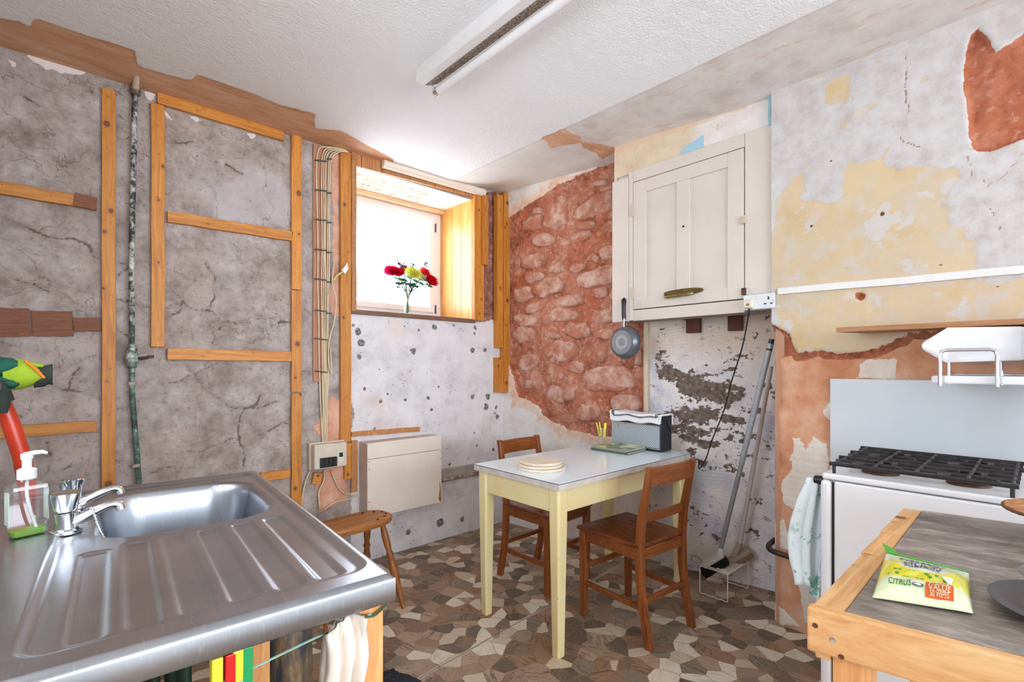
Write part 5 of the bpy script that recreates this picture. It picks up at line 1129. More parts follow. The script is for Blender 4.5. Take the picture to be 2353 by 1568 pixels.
# red-handled tool with a glove
tl = thing('garden_tool', 'long-handled red garden tool leaning behind the sink', 'garden tool', (-2.545, -1.06, 0))
TO = Vector(tl.location)
RED = plain('red_enamel', c(206, 58, 26), .3, var=.08); DKG = plain('dark_grey_rubber', c(66, 56, 54), .6)
build('shaft', MB().tube([Vector((-2.56, -1.06, 0)) - TO, Vector((-2.682, -1.10, 1.0)) - TO, Vector((-2.703, -1.10, 1.09)) - TO, Vector((-2.722, -1.10, 1.165)) - TO], [.016, .019, .019, .016], 12), RED, tl, smooth=60)
build('grip_socket', MB().tube([Vector((-2.716, -1.10, 1.145)) - TO, Vector((-2.73, -1.10, 1.185)) - TO, Vector((-2.738, -1.10, 1.20)) - TO], [.022, .026, .02], 12), DKG, tl, smooth=60)
build('cross_grip', MB().tube([Vector((-2.735, -1.17, 1.190)) - TO, Vector((-2.735, -1.05, 1.190)) - TO], .02, 12), DKG, tl, smooth=60)
build('blade', MB().prism([Vector((-2.63, -1.05, .001)) - TO, Vector((-2.47, -1.05, .001)) - TO, Vector((-2.49, -1.06, .28)) - TO, Vector((-2.62, -1.06, .28)) - TO], (0, -.004, 0)), GREYM, tl)
gv = thing('garden_glove', 'lime and dark green gardening glove draped over the red tool', 'glove', (-2.72, -1.10, 1.235)); VO = Vector(gv.location)
LIME = plain('lime_fabric', c(160, 190, 44), .85, bump=.4, vs=30); DGR = plain('dark_green_fabric', c(28, 92, 74), .85, bump=.4); CUF = plain('dark_cuff', c(48, 58, 50), .9, bump=.4); ORG = plain('orange_piping', c(236, 128, 30), .7)
def gl_loft(rows):       # rows: (px, ptop, pbot, half thickness) on the plane Y = -1.10
    rings = []
    for x, t, b, h in rows:
        ring = []; p0_ = onY(x, t, -1.10); p1_ = onY(x, b, -1.10); ctr = (p0_ + p1_) / 2; hz = (p0_.z - p1_.z) / 2
        for i in range(14):
            a = 2 * PI * i / 14; ring.append(tuple(ctr + Vector((0, -h * math.cos(a), hz * math.sin(a))) - VO))
        rings.append(ring)
    return loft(rings)
build('palm', gl_loft([(8, 822, 900, .03), (40, 824, 897, .036), (70, 832, 890, .036), (95, 848, 878, .032), (104, 856, 872, .026)]), LIME, gv, smooth=60)
build('finger_panel', gl_loft([(-40, 826, 890, .028), (0, 820, 868, .034), (25, 822, 858, .0385), (42, 828, 846, .0375)]), DGR, gv, smooth=60)
build('knuckle_panel', gl_loft([(-20, 860, 905, .036), (10, 862, 897, .041), (34, 870, 894, .041), (46, 878, 886, .038)]), DGR, gv, smooth=60)
build('cuff', gl_loft([(78, 842, 892, .026), (100, 840, 890, .03), (112, 838, 884, .034), (121, 836, 886, .037)]), CUF, gv, smooth=60)
build('hanging_finger', MB().tube([onY(-6, 880, -1.14) - VO, onY(2, 905, -1.15) - VO, onY(6, 930, -1.15) - VO, onY(6, 950, -1.15) - VO], [.016, .016, .015, .009], 10), CUF, gv, smooth=60)
build('piping', MB().tube([onY(58, 829, -1.137) - VO, onY(80, 847, -1.14) - VO, onY(102, 869, -1.135) - VO], .0035, 7), ORG, gv, smooth=60)
build('thumb', gl_loft([(60, 828, 842, .016), (80, 833, 846, .018), (100, 837, 847, .014)]), LIME, gv, smooth=60)

# line across the front of the sink: rag and pegs
def onF(px, py, a=.99): return onP(px, py, sk(a, 0, 0), SAV)
W0, W1, W2, W3 = onF(852, 1412), onF(735, 1462), onF(580, 1536), onF(470, 1585)
tag(build('string_line', MB().tube(bez([W0, W1, W2, W3, onF(300, 1640), sk(.99, .57, .70)], 6), .0016, 5), plain('green_string', c(150, 186, 166), .7), smooth=60), 'thin green string tied across the front of the sink frame', 'string')
kn = bez([sk(.987, .005, W0.z + .006), sk(.990, .03, W0.z - .004), sk(.987, .057, W0.z + .008), sk(.93, .060, W0.z + .010), sk(.930, .004, W0.z + .008), sk(.987, .005, W0.z + .006)], 4)
tag(build('string_knot', MB().tube(kn, .0022, 5), plain('dark_green_string', c(74, 92, 66), .8), smooth=60), 'dark green string wound around the front sink leg', 'string')
CLR_ = [('yellow', YEL, 497, 1520), ('red', plain('red_plastic', c(206, 26, 22), .35), 528, 1510), ('second yellow', YEL, 545, 1500), ('green', plain('green_plastic', c(24, 150, 84), .35), 566, 1494)]
for nm, m, x, y in CLR_:
    q = onF(x, y); wl_ = W3 + (W2 - W3) * ((x - 470) / 110)
    peg({'yellow': 'yellow peg at the far left of the string line', 'red': 'red peg on the string line', 'second yellow': 'yellow peg between the red and green pegs on the string', 'green': 'green peg at the right end of the peg row'}[nm], m, q - Vector((0, 0, .0)) + Vector((0, 0, -.07)) , (0, 0, math.atan2(SBV.y, SBV.x) + PI / 2), 'pegs on the string line', 1.0)
rag = thing('rag', 'off-white cotton rag hanging over the string beside the sink leg', 'rag', (W0 + W1) / 2 - Vector((0, 0, .3))); RO = Vector(rag.location)
ra, rb_ = onF(742, 1455), onF(828, 1408)
def ragfn(u, v):
    top = ra + (rb_ - ra) * u; top.z += .012 * math.sin(u * PI); dn = .34 * v * (.8 + .25 * u if v > 0 else 1)
    p = top - Vector((0, 0, dn)); p += (SAV * (.013 * math.sin(u * 15 + v * 3.5) * (.4 + .8 * v) + .004 * math.sin(u * 34 - v * 5) + .006 + .016 * min(1, v * 6) ) ) + SBV * (-.012 * v * math.sin(u * 4) + .018 * v * (1 - u) - .004 * math.sin(v * 14))
    return p - RO
RAG = plain('unbleached_cotton', c(232, 220, 206), .95, var=.05, vs=9, bump=.5)
build('front_flap', MB().grid(ragfn, 26, 26), RAG, rag, smooth=80, solid=.003)
def ragb(u, v):
    p = Vector(ragfn(u, 0)) + RO; return p - Vector((0, 0, .30 * v)) - SAV * (.012 * min(1, v * 6) - .006 + .008 * math.sin(u * 9 + 2)) - RO + SBV * (.012 * v)
build('back_flap', MB().grid(ragb, 20, 20), RAG, rag, smooth=80, solid=.003)
# things stored below the sink
g = G('mottled_glaze'); n1 = g.noise(6, 4, .7, g.map(g.tc(), (3, 3, .8))); BIN = g.out(g.ramp(n1, [(.32, c(40, 44, 54)), (.45, c(74, 76, 82)), (.55, c(120, 100, 74)), (.68, c(164, 140, 106))]), .3, .2, (n1, .2, .004))
q = onZ(665, 1530, .25); cyp = CAM + (ray(665, 1500)) * 1.42
tag(build('tall_canister', MB().lathe([(.0, .001), (.058, .001), (.062, .01), (.062, .6), (.056, .612), (.056, .02), (.0, .02)], 30, (cyp.x, cyp.y, 0)), BIN, smooth=50), 'tall mottled dark canister standing under the sink', 'canister')
GRN = plain('dark_green_plastic', c(22, 52, 36), .45)
for i, (x, d_, r) in enumerate(((285, 1.25, .017), (318, 1.32, .017), (352, 1.25, .014), (392, 1.36, .018), (425, 1.25, .014), (545, 1.5, .011))):
    q = CAM + ray(x, 1500) * d_
    tag(build('garden_stake', MB().tube([(q.x, q.y, 0), (q.x + .004, q.y, .3), (q.x, q.y + .02, .70)], r, 10), GRN, smooth=60), ['leftmost', 'second', 'third', 'fourth', 'fifth', 'thin rightmost'][i] + ' dark green tube standing in the shade below the sink', 'tube', 'green tubes under the sink')
q = onZ(905, 1575, 0.02); mb = MB()
def brushfn(u, v):
    return (q.x + (u - .5) * .16 + .02 * math.sin(v * 5), q.y + (v - .5) * .22, .004 + .045 * math.sin(PI * min(1, max(0, u))) * math.sin(PI * v) ** .5 + .008 * float(vn(np.array(u * 25), np.array(v * 25), 3)))
tag(build('floor_mat', mb.grid(brushfn, 24, 24), plain('dark_fuzzy', c(44, 48, 58), .95, bump=1.0, var=.3, vs=60), smooth=80), 'dark fuzzy cloth heap on the floor beside the sink leg', 'cloth')

# ================================================================== COOKER
KX0, KX1, KY0, KY1, KZ = -.80, -.16, -2.445, -2.985, .895
ck = thing('gas_cooker', 'old white gas cooker with black pan supports and an eye-level grill', 'cooker', (KX0, KY0, 0)); KO = Vector(ck.location)
def kb(n, x0, x1, y0, y1, z0_, z1_, mat=WHITE, par=None, bev=.004):
    return build(n, MB().box(x0 - KO.x, x1 - KO.x, y0 - KO.y, y1 - KO.y, z0_, z1_), mat, par or ck, bevel=bev)
kb('body', KX0 + .03, KX1, KY1, KY0 - .004, .02, KZ - .02)
kb('hob_plate', KX0 + .004, KX1, KY1, KY0, KZ - .019, KZ, WHITE, None, .006)
dr = kb('oven_door', KX0 + .002, KX0 + .028, KY1 + .004, KY0 - .034, .13, KZ - .0225, WHITE, None, .006)
kb('door_edge', KX0 - .002, KX0 + .03, KY0 - .026, KY0 + .004, .13, KZ - .0225, WHITE, None, .010)
kb('door_gap', KX0 + .012, KX0 + .029, KY0 - .036, KY0 - .024, .12, KZ - .03, BLACK, None, 0)
kb('plinth', KX0 + .05, KX0 + .06, KY1 + .01, KY0 - .01, .0, .12, WHITE)
build('hinge_knob', MB().lathe([(.012, 0), (.015, .004), (.013, .022), (.0, .024)], 12, Vector((KX0 + .02, KY0 + .003, KZ - .028)) - KO, (0, 1, 0)), BLACK, ck, smooth=40)
HX = [-.775, -.70, -.625, -.55, -.475, -.40, -.33]; HY0, HY1 = -2.462, -2.89
ps = build('pan_support', MB().tube([Vector((HX[0], HY0, KZ + .030)) - KO, Vector((HX[0], HY1, KZ + .030)) - KO], .007, 6), IRON, ck, smooth=60)
for i, x in enumerate(HX[1:]):
    y1_ = HY1 - (.05 if i in (3, 5) else 0); build('support_bar', MB().tube([Vector((x, HY0 + .01 * (i % 2), KZ + .030)) - KO, Vector((x, y1_, KZ + .030)) - KO], 0.0072 if i % 2 else .006, 6), IRON, ps, smooth=60)
for y in (HY0 - .012, -2.575, -2.676, -2.79, HY1 + .012):
    build('support_bar', MB().tube([Vector((HX[0], y, KZ + .031)) - KO, Vector((HX[-1], y, KZ + .031)) - KO], .005, 6), IRON, ps, smooth=60)
for y in (HY0 - .012, HY1 + .012):
    for x in (HX[0], HX[3], HX[-1]): build('support_foot', MB().tube([Vector((x, y, KZ)) - KO, Vector((x, y, KZ + .03)) - KO], .005, 6), IRON, ps)
for (x, y) in ((-.665, -2.575), (-.44, -2.575), (-.665, -2.785), (-.44, -2.785)):
    b_ = build('burner', MB().lathe([(.0, 0), (.05, .0), (.05, .006), (.036, .010), (.036, .018), (.03, .02), (.0, .02)], 20, Vector((x, y, KZ)) - KO), RUST, ck, smooth=40)
    for k in range(4):
        a = PI / 4 + k * PI / 2; d = Vector((math.cos(a), math.sin(a), 0)); pq = Vector((x, y, KZ + .028)) - KO
        build('support_finger', MB().obox(pq + d * .062, d * .03, Vector((-d.y, d.x, 0)) * .004, (0, 0, .006)), IRON, ps, bevel=.001)
# raised back and grill
kb('back_post', -.24, -.18, KY1 - .03, KY1 + .005, .86, 1.36, WHITE)
gh = build('grill_hood', MB().hexa(*[[Vector((x, y, z)) - KO for x, y, z in L] for L in (
    [(-.42, -2.645, 1.298), (-.40, -2.71, 1.262), (-.385, -2.895, 1.258), (-.13, -2.895, 1.258), (-.13, -2.645, 1.298)],
    [(-.42, -2.645, 1.322), (-.40, -2.715, 1.362), (-.385, -2.895, 1.366), (-.13, -2.895, 1.366), (-.13, -2.645, 1.322)])]), WHITE, ck, bevel=.010)
kb('grill_end', -.42, -.13, KY1 - .06, -2.899, 1.23, 1.372, WHITE, None, .008)
kb('grill_tray', -.455, -.20, KY1, -2.676, 1.182, 1.208, WHITE, None, .005)
kb('tray_back_rail', -.20, -.192, KY1, -2.69, 1.208, 1.214, CHROME, None, .002)
for x, lab in ((-.468, 0), (-.25, 1)):
    y0_, y1_ = (-2.700, -2.835); r = .012
    P = [Vector((x, y0_, 1.176)), Vector((x, y0_, 1.275)), Vector((x, y0_ - .004, 1.288)), Vector((x, y0_ - .016, 1.293)), Vector((x, y1_ + .016, 1.293)), Vector((x, y1_ + .004, 1.288)), Vector((x, y1_, 1.275)), Vector((x, y1_, 1.176))]
    build('wire_rail', MB().tube(rel(P, KO), .0058, 9), CHROME, ck, smooth=70)
# tea towel over the cooker's side
tw = thing('tea_towel', 'white tea towel with green print hanging at the side of the cooker', 'towel', (-.75, -2.425, .55)); WO = Vector(tw.location)
g = G('printed_towel'); n1 = g.noise(30, 3, .7); n2 = g.noise(7, 3); tcx = g.mix(g.ma('MULTIPLY', g.edge(n1, .54, .60), g.edge(n2, .42, .55)), c(222, 232, 234), c(126, 182, 168)); TWM = g.out(tcx, .95, 0, (g.noise(200, 2), .4, .002))
def towfn(u, v):
    w = .03 + .085 * math.sin(PI * min(1, v * 1.1) * .72); x = -.775 + (u - .5) * w * .5 - .012 * math.sin(u * 13 + v * 2); y = -2.428 + (1 - u) * w * .6 + .010 * math.sin(u * 17 + v * 3)
    z = .872 - .36 * v - .05 * (u > .6) * v
    return Vector((x, y, z)) - WO
build('cloth', MB().grid(towfn, 20, 26), TWM, tw, smooth=80, solid=.004)

# ================================================================== WORKTABLE AND WHAT STANDS ON IT
WA, WB = Vector((-1.72, -2.675, 0)), Vector((-.895, -2.666, 0)); WD = Vector((.165, -.986, 0)).normalized(); WZ = .85; WLEN = .56
WC, WE = WB + WD * WLEN, WA + WD * WLEN
wt = thing('worktable', 'rough timber worktable with a worn grey-brown laminate top', 'worktable', (WA.x, WA.y, 0)); TO_ = Vector(wt.location); ex = (WB - WA).normalized()
def wq(a, b, z): return WA + (WB - WA) * a + WD * b + Vector((0, 0, z)) - TO_
g = G('worn_laminate'); v = g.map(g.tc(), (1, 1, 1), rot=(0, 0, -.17)); s1 = g.noise(4, 4, .75, g.map(v, (3.4, 1, 1))); s2 = g.noise(20, 4, .8, g.map(v, (3.5, 1, 1))); big = g.noise(2.2, 3)
vxy = g.n('ShaderNodeSeparateXYZ', {0: g.tc()}).outputs
lc_ = g.ramp(g.ma('ADD', g.ma('MULTIPLY', s1, .6), g.ma('MULTIPLY', s2, .4)), [(.34, c(66, 58, 54)), (.46, c(108, 98, 91)), (.55, c(142, 131, 122)), (.66, c(186, 176, 166))])
lc_ = g.mix(g.ma('MULTIPLY', g.edge(big, .42, .62), .4), lc_, c(176, 164, 152)); lc_ = g.mix(g.edge(g.ma('ADD', g.ma('ADD', vxy[0], g.ma('MULTIPLY', s2, .12)), g.ma('MULTIPLY', vxy[1], .6)), .055, .03), lc_, c(88, 80, 76)) if False else lc_
LWT = g.out(lc_, .42, 0, (s2, .15, .002))
mb = MB().hexa([wq(.025, .045, WZ - .028), wq(.99, .045, WZ - .028), wq(.99, WLEN - .02, WZ - .028), wq(.025, WLEN - .02, WZ - .028)], [wq(.025, .045, WZ), wq(.99, .045, WZ), wq(.99, WLEN - .02, WZ), wq(.025, WLEN - .02, WZ)])
build('laminate_top', mb, LWT, wt, bevel=.001)
for a0_, a1_ in ((0.026, .42), (.423, .655), (.658, .99)):                           # left lipping in three lengths
    build('edge_strip', MB().hexa([wq(a0_, 0, WZ - .03), wq(a1_, 0.004, WZ - .03), wq(a1_, .043, WZ - .03), wq(a0_, .043, WZ - .03)], [wq(a0_, 0, WZ - .001), wq(a1_, .004, WZ - .001), wq(a1_, .044, WZ - .001), wq(a0_, .044, WZ - .001)]), RAW, wt, bevel=.003)
WF = wood('pale_front_board', c(206, 144, 86), c(228, 174, 116), c(238, 194, 142), 1, .5, True, .7)
build('front_board', MB().hexa([wq(0, -.004, WZ - .072), wq(0, WLEN, WZ - .072), wq(.0245, WLEN, WZ - .072), wq(.0245, -.004, WZ - .072)][::-1], [wq(0, -.004, WZ), wq(0, WLEN, WZ), wq(.0245, WLEN, WZ), wq(.0245, -.004, WZ)][::-1]), WF, wt, bevel=.004)
build('side_board', MB().hexa([wq(.026, 0.002, WZ - .09), wq(.99, .002, WZ - .09), wq(.99, .024, WZ - .09), wq(.026, .024, WZ - .09)], [wq(.026, .002, WZ - .031), wq(.99, .002, WZ - .031), wq(.99, .024, WZ - .031), wq(.026, .024, WZ - .031)]), RAW, wt, bevel=.003)
for a_, b_ in ((.026, .026), (.92, .026), (.026, WLEN - .09), (.92, WLEN - .09)):
    build('leg', MB().hexa([wq(a_, b_, 0), wq(a_ + .06, b_, 0), wq(a_ + .06, b_ + .05, 0), wq(a_, b_ + .05, 0)], [wq(a_, b_, WZ - .031), wq(a_ + .06, b_, WZ - .031), wq(a_ + .06, b_ + .05, WZ - .031), wq(a_, b_ + .05, WZ - .031)]), RAW_Z, wt, bevel=.003)
SCR = plain('screw_brass', c(120, 78, 50), .5, .5)
fn_ = Vector((-WD.y, WD.x, 0)) * -1; fn_ = fn_ if fn_.x < 0 else -fn_
for b_, z_, m in ((.008, -.028, SCR), (.032, -.043, CHROME), (.043, -.066, SCR)):
    build('screw', MB().lathe([(.0042, 0), (.0038, .0012), (.001, .0006)], 12, wq(0, b_, WZ + z_), fn_), m, wt, smooth=40)
# packet of wipes
P0, P1, P2, P3 = onZ(2036, 1262, WZ + .012), onZ(2226, 1306, WZ + .012), onZ(2236, 1398, WZ + .012), onZ(2004, 1362, WZ + .012)
wi = thing('wipes_packet', 'yellow and green packet of citrus multi surface cleaning wipes', 'wipes', (P0 + P1 + P2 + P3) / 4 * 1.0); wi.location.z = WZ; IO = Vector(wi.location)
def wpf(u, v, k=1.0):           # u across, v from far to near
    p = (P0 * (1 - u) + P1 * u) * (1 - v) + (P3 * (1 - u) + P2 * u) * v; p.z = WZ
    e = min(1, min(u, 1 - u) * 6) ** .5 * min(1, v * 2.1) * min(1, (1 - v) * 7) ** .5
    p.z += .004 + .022 * e * k + .0012 * math.sin(u * 21 + v * 7) * math.sin(v * 17) * e; return p - IO
g = G('wipes_print'); uvx = g.n('ShaderNodeUVMap').outputs[0]; us = g.n('ShaderNodeSeparateXYZ', {0: uvx}).outputs
wob = g.ma('MULTIPLY', g.ma('SINE', g.ma('MULTIPLY', us[0], 7.)), .02)
vv_ = g.ma('ADD', us[1], wob)
wcx = g.mix(g.edge(vv_, .74, .80), c(232, 226, 20), c(226, 234, 190))
gr_ = g.ma('ADD', g.ma('POWER', g.ma('DIVIDE', g.ma('SUBTRACT', us[0], .52), .36), 2.), g.ma('POWER', g.ma('DIVIDE', g.ma('SUBTRACT', us[1], .42), .15), 2.))
wcx = g.mix(g.edge(gr_, 1.2, .4), wcx, c(240, 240, 226))
wcx = g.mix(g.edge(us[1], .27, .22), wcx, c(232, 238, 214)); wcx = g.mix(g.edge(us[1], .035, .02), wcx, c(96, 178, 58))
dots = g.n('ShaderNodeTexVoronoi', voronoi_dimensions='2D'); g.put(dots.inputs['Vector'], g.map(uvx, (13, 9, 1))); dots.inputs['Scale'].default_value = 1
dt_ = g.ma('MULTIPLY', g.edge(dots.outputs['Distance'], .32, .26), g.ma('MULTIPLY', g.edge(us[1], .57, .59), g.edge(us[1], .76, .73)))
wcx = g.mix(g.ma('MULTIPLY', dt_, g.edge(g.ma('ABSOLUTE', g.ma('SUBTRACT', us[0], .45)), .36, .3)), wcx, c(70, 160, 50))
WPM = g.out(wcx, .18)
NW = 30; mb = MB(); mb.grid(lambda u, v: wpf(u, v), NW, NW)
o = build('packet', mb, WPM, wi, smooth=80)
uvl = o.data.uv_layers.new(name='uv')
for lp in o.data.loops: i_ = lp.vertex_index; uvl.data[lp.index].uv = ((i_ // (NW + 1)) / NW, (i_ % (NW + 1)) / NW)
m = o.modifiers.new('thick', 'SOLIDIFY'); m.thickness = .0008; m.offset = -1
build('packet_base', MB().prism([wpf(.04, .04) * 1, wpf(.96, .04), wpf(.96, .96), wpf(.04, .96)], (0, 0, -.0035)), plain('pale_green_film', c(206, 222, 170), .25), wi)
build('end_seal', MB().prism([wpf(0, 0) + Vector((0, 0, .0006)), wpf(.14, .0) + Vector((0, 0, .0006)), wpf(.14, 0) + Vector((.016, .004, .004)), wpf(0, 0) + Vector((.03, .012, .010))], (0, 0, .001)), plain('green_film', c(88, 176, 60), .25), wi)
build('end_seal', MB().prism([wpf(.10, .0), wpf(1, .0), wpf(1, 0) + Vector((.007, .0, -.001)), wpf(.10, 0) + Vector((.007, .0, .001))], (0, 0, .0008)), plain('green_film', c(88, 176, 60), .25), wi)
Ux = (P1 - P0).normalized(); Vy = Vector((-Ux.y, Ux.x, 0)); Vy = Vy if Vy.dot(P0 - P3) > 0 else -Vy
NAVY = plain('navy_print', c(20, 58, 110), .4); ORNG = plain('orange_print', c(228, 96, 32), .4); GPR = plain('green_print', c(40, 140, 60), .4); WPR = plain('white_print', c(245, 245, 240), .4); YPR = plain('cream_print', c(250, 236, 190), .4)
WW, WHH = ((P1 - P0).length + (P2 - P3).length) / 2, ((P3 - P0).length + (P2 - P1).length) / 2
def wtxt(s_, u, v, sz, m, lift=.0012, sx=1.0):
    o = text(s_, sz, m, wi, (0, 0, 0), (1, 0, 0), (0, 1, 0), (0, 0, 1), .0002, sx=sx)
    for q in o.data.vertices:
        p = wpf(min(.99, max(.01, u + q.co.x / WW)), min(.99, max(.01, v - q.co.y / WHH))); q.co = p + Vector((0, 0, lift + q.co.z))
wtxt('EVEREADY', .47, .19, .030, NAVY, .0012, .50); wtxt('MULTI', .48, .37, .040, NAVY, .0012, .50); wtxt('SURFACE', .48, .47, .024, NAVY, .0012, .52); wtxt('CITRUS', .27, .865, .026, GPR, .0012, .36)
def wpatch(name, u0, u1, v0, v1, mat, lift):
    def f(a, b): return wpf(u0 + (u1 - u0) * a, v0 + (v1 - v0) * b) + Vector((0, 0, lift))
    return build(name, MB().grid(f, 8, 8), mat, wi, smooth=80)
wpatch('value_flash', .54, .82, .78, .97, ORNG, .0009)
wtxt('MEGA', .68, .815, .022, YPR, .0018, .48); wtxt('VALUE', .68, .875, .022, YPR, .0018, .44); wtxt('50 WIPES', .68, .935, .017, YPR, .0018, .36)
build('round_mark', MB().lathe([(.0075, 0), (.0075, .0006), (.0, .0006)], 20, wpf(.46, .87) + Vector((0, 0, .0012))), NAVY, wi); build('mark_symbol', MB().lathe([(.0052, .0006), (.0052, .0011), (.0, .0011)], 7, wpf(.46, .87) + Vector((0, 0, .0012)), rf=lambda a, i: 1 - .25 * math.cos(3 * a)), WPR, wi)
build('wipe_picture', MB().prism([wpf(.70, .62) + Vector((0, 0, .0014)), wpf(.80, .60) + Vector((0, 0, .0014)), wpf(.92, .77) + Vector((0, 0, .0014)), wpf(.76, .76) + Vector((0, 0, .0014))], (0, 0, .0005)), WPR, wi)
# enamel tray with a white jug
tr = thing('metal_tray', 'round dark grey metal tray at the right edge of the worktable', 'tray', (-1.462, -2.985, WZ))
build('tray_dish', MB().lathe([(.0, .0005), (.075, .0005), (.085, .003), (.110, .013), (.116, .014), (.117, .016), (.110, .0155), (.083, .0055), (.072, .003), (.0, .003)], 48), GREYM, tr, smooth=50)
jg = thing('white_jug', 'white kettle with a grey handle standing on the round tray', 'kettle', (-1.455, -3.003, WZ + .0035))
build('kettle_body', MB().lathe([(.0, 0), (.055, 0), (.062, .006), (.066, .03), (.066, .05), (.060, .12), (.052, .17), (.05, .20), (.0, .21)], 36), WHITE, jg, smooth=50)
build('kettle_handle', MB().tube(bez([(.03, .058, .052), (-.008, .088, .056), (-.045, .075, .058), (-.03, .05, .06)], 5), .009, 9), plain('grey_handle', c(128, 130, 134), .4), jg, smooth=60)
# cork mat on a tin, with a packet
cm = (-.985, -2.992); tn = thing('storage_tin', 'tin supporting the cork mat at the back of the worktable', 'tin', (cm[0] + .01, cm[1] - .06, WZ))
build('tin_body', MB().lathe([(.0, .0005), (.045, .0005), (.046, .004), (.046, .055), (.0, .055)], 30), GREYM, tn, smooth=50); build('tin_lid', MB().lathe([(.0, .055), (.048, .055), (.048, .062), (.0, .062)], 30), GREYM, tn, smooth=50)
mt = thing('cork_mat', 'round cork mat at the right edge in front of the cooker', 'mat', (cm[0], cm[1], WZ + .0635))
g = G('cork'); n1 = g.noise(70, 4, .75); CRK = g.out(g.ramp(n1, [(.35, c(150, 94, 54)), (.5, c(194, 136, 86)), (.65, c(212, 160, 110))]), .9)
build('mat_disc', MB().lathe([(.0, 0), (.122, 0), (.124, .003), (.122, .008), (.0, .008)], 48), CRK, mt, smooth=40); build('rope_edge', MB().tube([(.1245 * math.cos(a), .1245 * math.sin(a), .0035) for a in [2 * PI * i / 80 for i in range(80)]], [.0038 if i % 2 else .003 for i in range(80)], 6, True), plain('rope', c(112, 78, 50), .9), mt, smooth=60)
pk = thing('paper_packet', 'white and blue packet standing on the cork mat', 'packet', (cm[0] - .02, cm[1] - .05, WZ + .072)); build('box_body', MB().box(-.06, .05, -.05, .02, 0, .09), WPLAS, pk, bevel=.002); build('blue_band', MB().box(-.0606, .0506, -.0506, .0206, .006, .02), plain('pale_blue_print', c(170, 206, 232), .5), pk); build('red_band', MB().box(-.0606, .0506, -.0506, .0206, .03, .05), plain('red_print', c(186, 60, 66), .5), pk)

# ================================================================== ALCOVE THINGS
def rackp(a, b, z): A0, A1, A3 = Vector((-.044, -1.661, 0)), Vector((-.045, -1.813, 0)), Vector((.2, -1.668, 0)); return A0 + (A1 - A0) * a + (A3 - A0) * b + Vector((0, 0, z))
rk = thing('wire_rack', 'white plastic-coated wire rack standing in the alcove', 'rack', rackp(.5, .5, 0)); KO2 = Vector(rk.location); WIRE = plain('white_wire', c(236, 230, 218), .4)
RH_ = .152
for b in (0, 1):
    P = [rackp(0, b, RH_), rackp(0, b, .03), rackp(0, b, .008)] + [rackp(.1 + .8 * i / 8, b, .006 + .004 * (i % 3 == 1)) for i in range(9)] + [rackp(1, b, .008), rackp(1, b, .03), rackp(1, b, RH_)]
    build('end_frame', MB().tube(rel(P, KO2), .003, 7), WIRE, rk, smooth=60)
for a in (0, 1): build('side_wire', MB().tube(rel([rackp(a, 0, RH_), rackp(a, 1, RH_)], KO2), .003, 7), WIRE, rk, smooth=60)
for i in range(19): build('cross_wire', MB().tube(rel([rackp(0, i / 18, RH_), rackp(1, i / 18, RH_)], KO2), .0017, 5), WIRE, rk, smooth=60)
br = thing('broom', 'grey-handled broom with black bristles leaning in the alcove corner', 'broom', onX(1630, 1300, .03)); BO = Vector(br.location)
b0, b1 = onX(1652, 1278, .03), onX(1771, 790, .03); bm_ = b0 + (b1 - b0) * .45
GP = plain('grey_broom_pole', c(150, 154, 160), .35, .3); build('pole', MB().tube(rel([b0, bm_], BO), .0125, 10), GP, br, smooth=60); build('pole_sleeve', MB().tube(rel([bm_, b1], BO), .0145, 10), plain('grey_sleeve', c(160, 164, 168), .35, .2), br, smooth=60)
build('pole_tip', MB().tube(rel([b1 + (b0 - b1) * .03, b1 + (b1 - b0) * .02], BO), [.015, .012], 10), BLACK, br, smooth=60)
d0, d1 = onX(1668, 1268, .04), onX(1606, 1306, -.02); dx_ = (d1 - d0).normalized(); up_ = (b1 - b0).normalized(); sd_ = dx_.cross(up_).normalized(); nu_ = sd_.cross(dx_).normalized()
nu_ = nu_ if nu_.z > 0 else -nu_; hc = (d0 + d1) / 2
build('head_block', MB().obox(hc - BO + dx_ * -.005 , dx_ * .062, sd_ * .028, nu_ * .012), plain('pale_block', c(206, 202, 198), .5), br, bevel=.006); build('pole_socket', MB().tube(rel([hc - dx_ * .05, b0 + (b1 - b0) * .04], BO), [.024, .016], 10), plain('pale_block', c(206, 202, 198), .5), br, smooth=60)
build('bristles', MB().obox(hc - BO - nu_ * .035 + dx_ * .012, dx_ * .078, sd_ * .033, nu_ * .022), plain('black_bristle', c(16, 16, 18), .95, bump=1.0, vs=80), br, bevel=.008)
mo = thing('mop', 'pale-handled deck brush leaning behind the grey broom', 'brush', onX(1690, 1290, .1)); MO = Vector(mo.location)
m0, m1 = onX(1697, 1268, .16), onX(1772, 842, .15)
build('pole', MB().tube(rel([m0, m1], MO), .0115, 10), plain('pale_pole', c(196, 190, 184), .45), mo, smooth=60)
d0, d1 = onX(1722, 1264, .19), onX(1660, 1302, .12); dx_ = (d1 - d0).normalized(); up_ = (m1 - m0).normalized(); sd_ = dx_.cross(up_).normalized(); nu_ = sd_.cross(dx_).normalized(); nu_ = nu_ if nu_.z > 0 else -nu_; hc = (d0 + d1) / 2 + Vector((0, 0, .004))
MBR = plain('dusty_brown_block', c(166, 146, 128), .8, bump=.3); build('head_block', MB().obox(hc - MO, dx_ * .088, sd_ * .03, nu_ * .012), MBR, mo, bevel=.006); build('pole_socket', MB().tube(rel([hc + nu_ * .01, m0 + (m1 - m0) * .05], MO), [.022, .015], 10), MBR, mo, smooth=60)
build('bristles', MB().obox(hc - MO - nu_ * .024, dx_ * .084, sd_ * .027, nu_ * .014), plain('tan_bristle', c(150, 120, 100), .95, bump=1.0, vs=80), mo, bevel=.004)

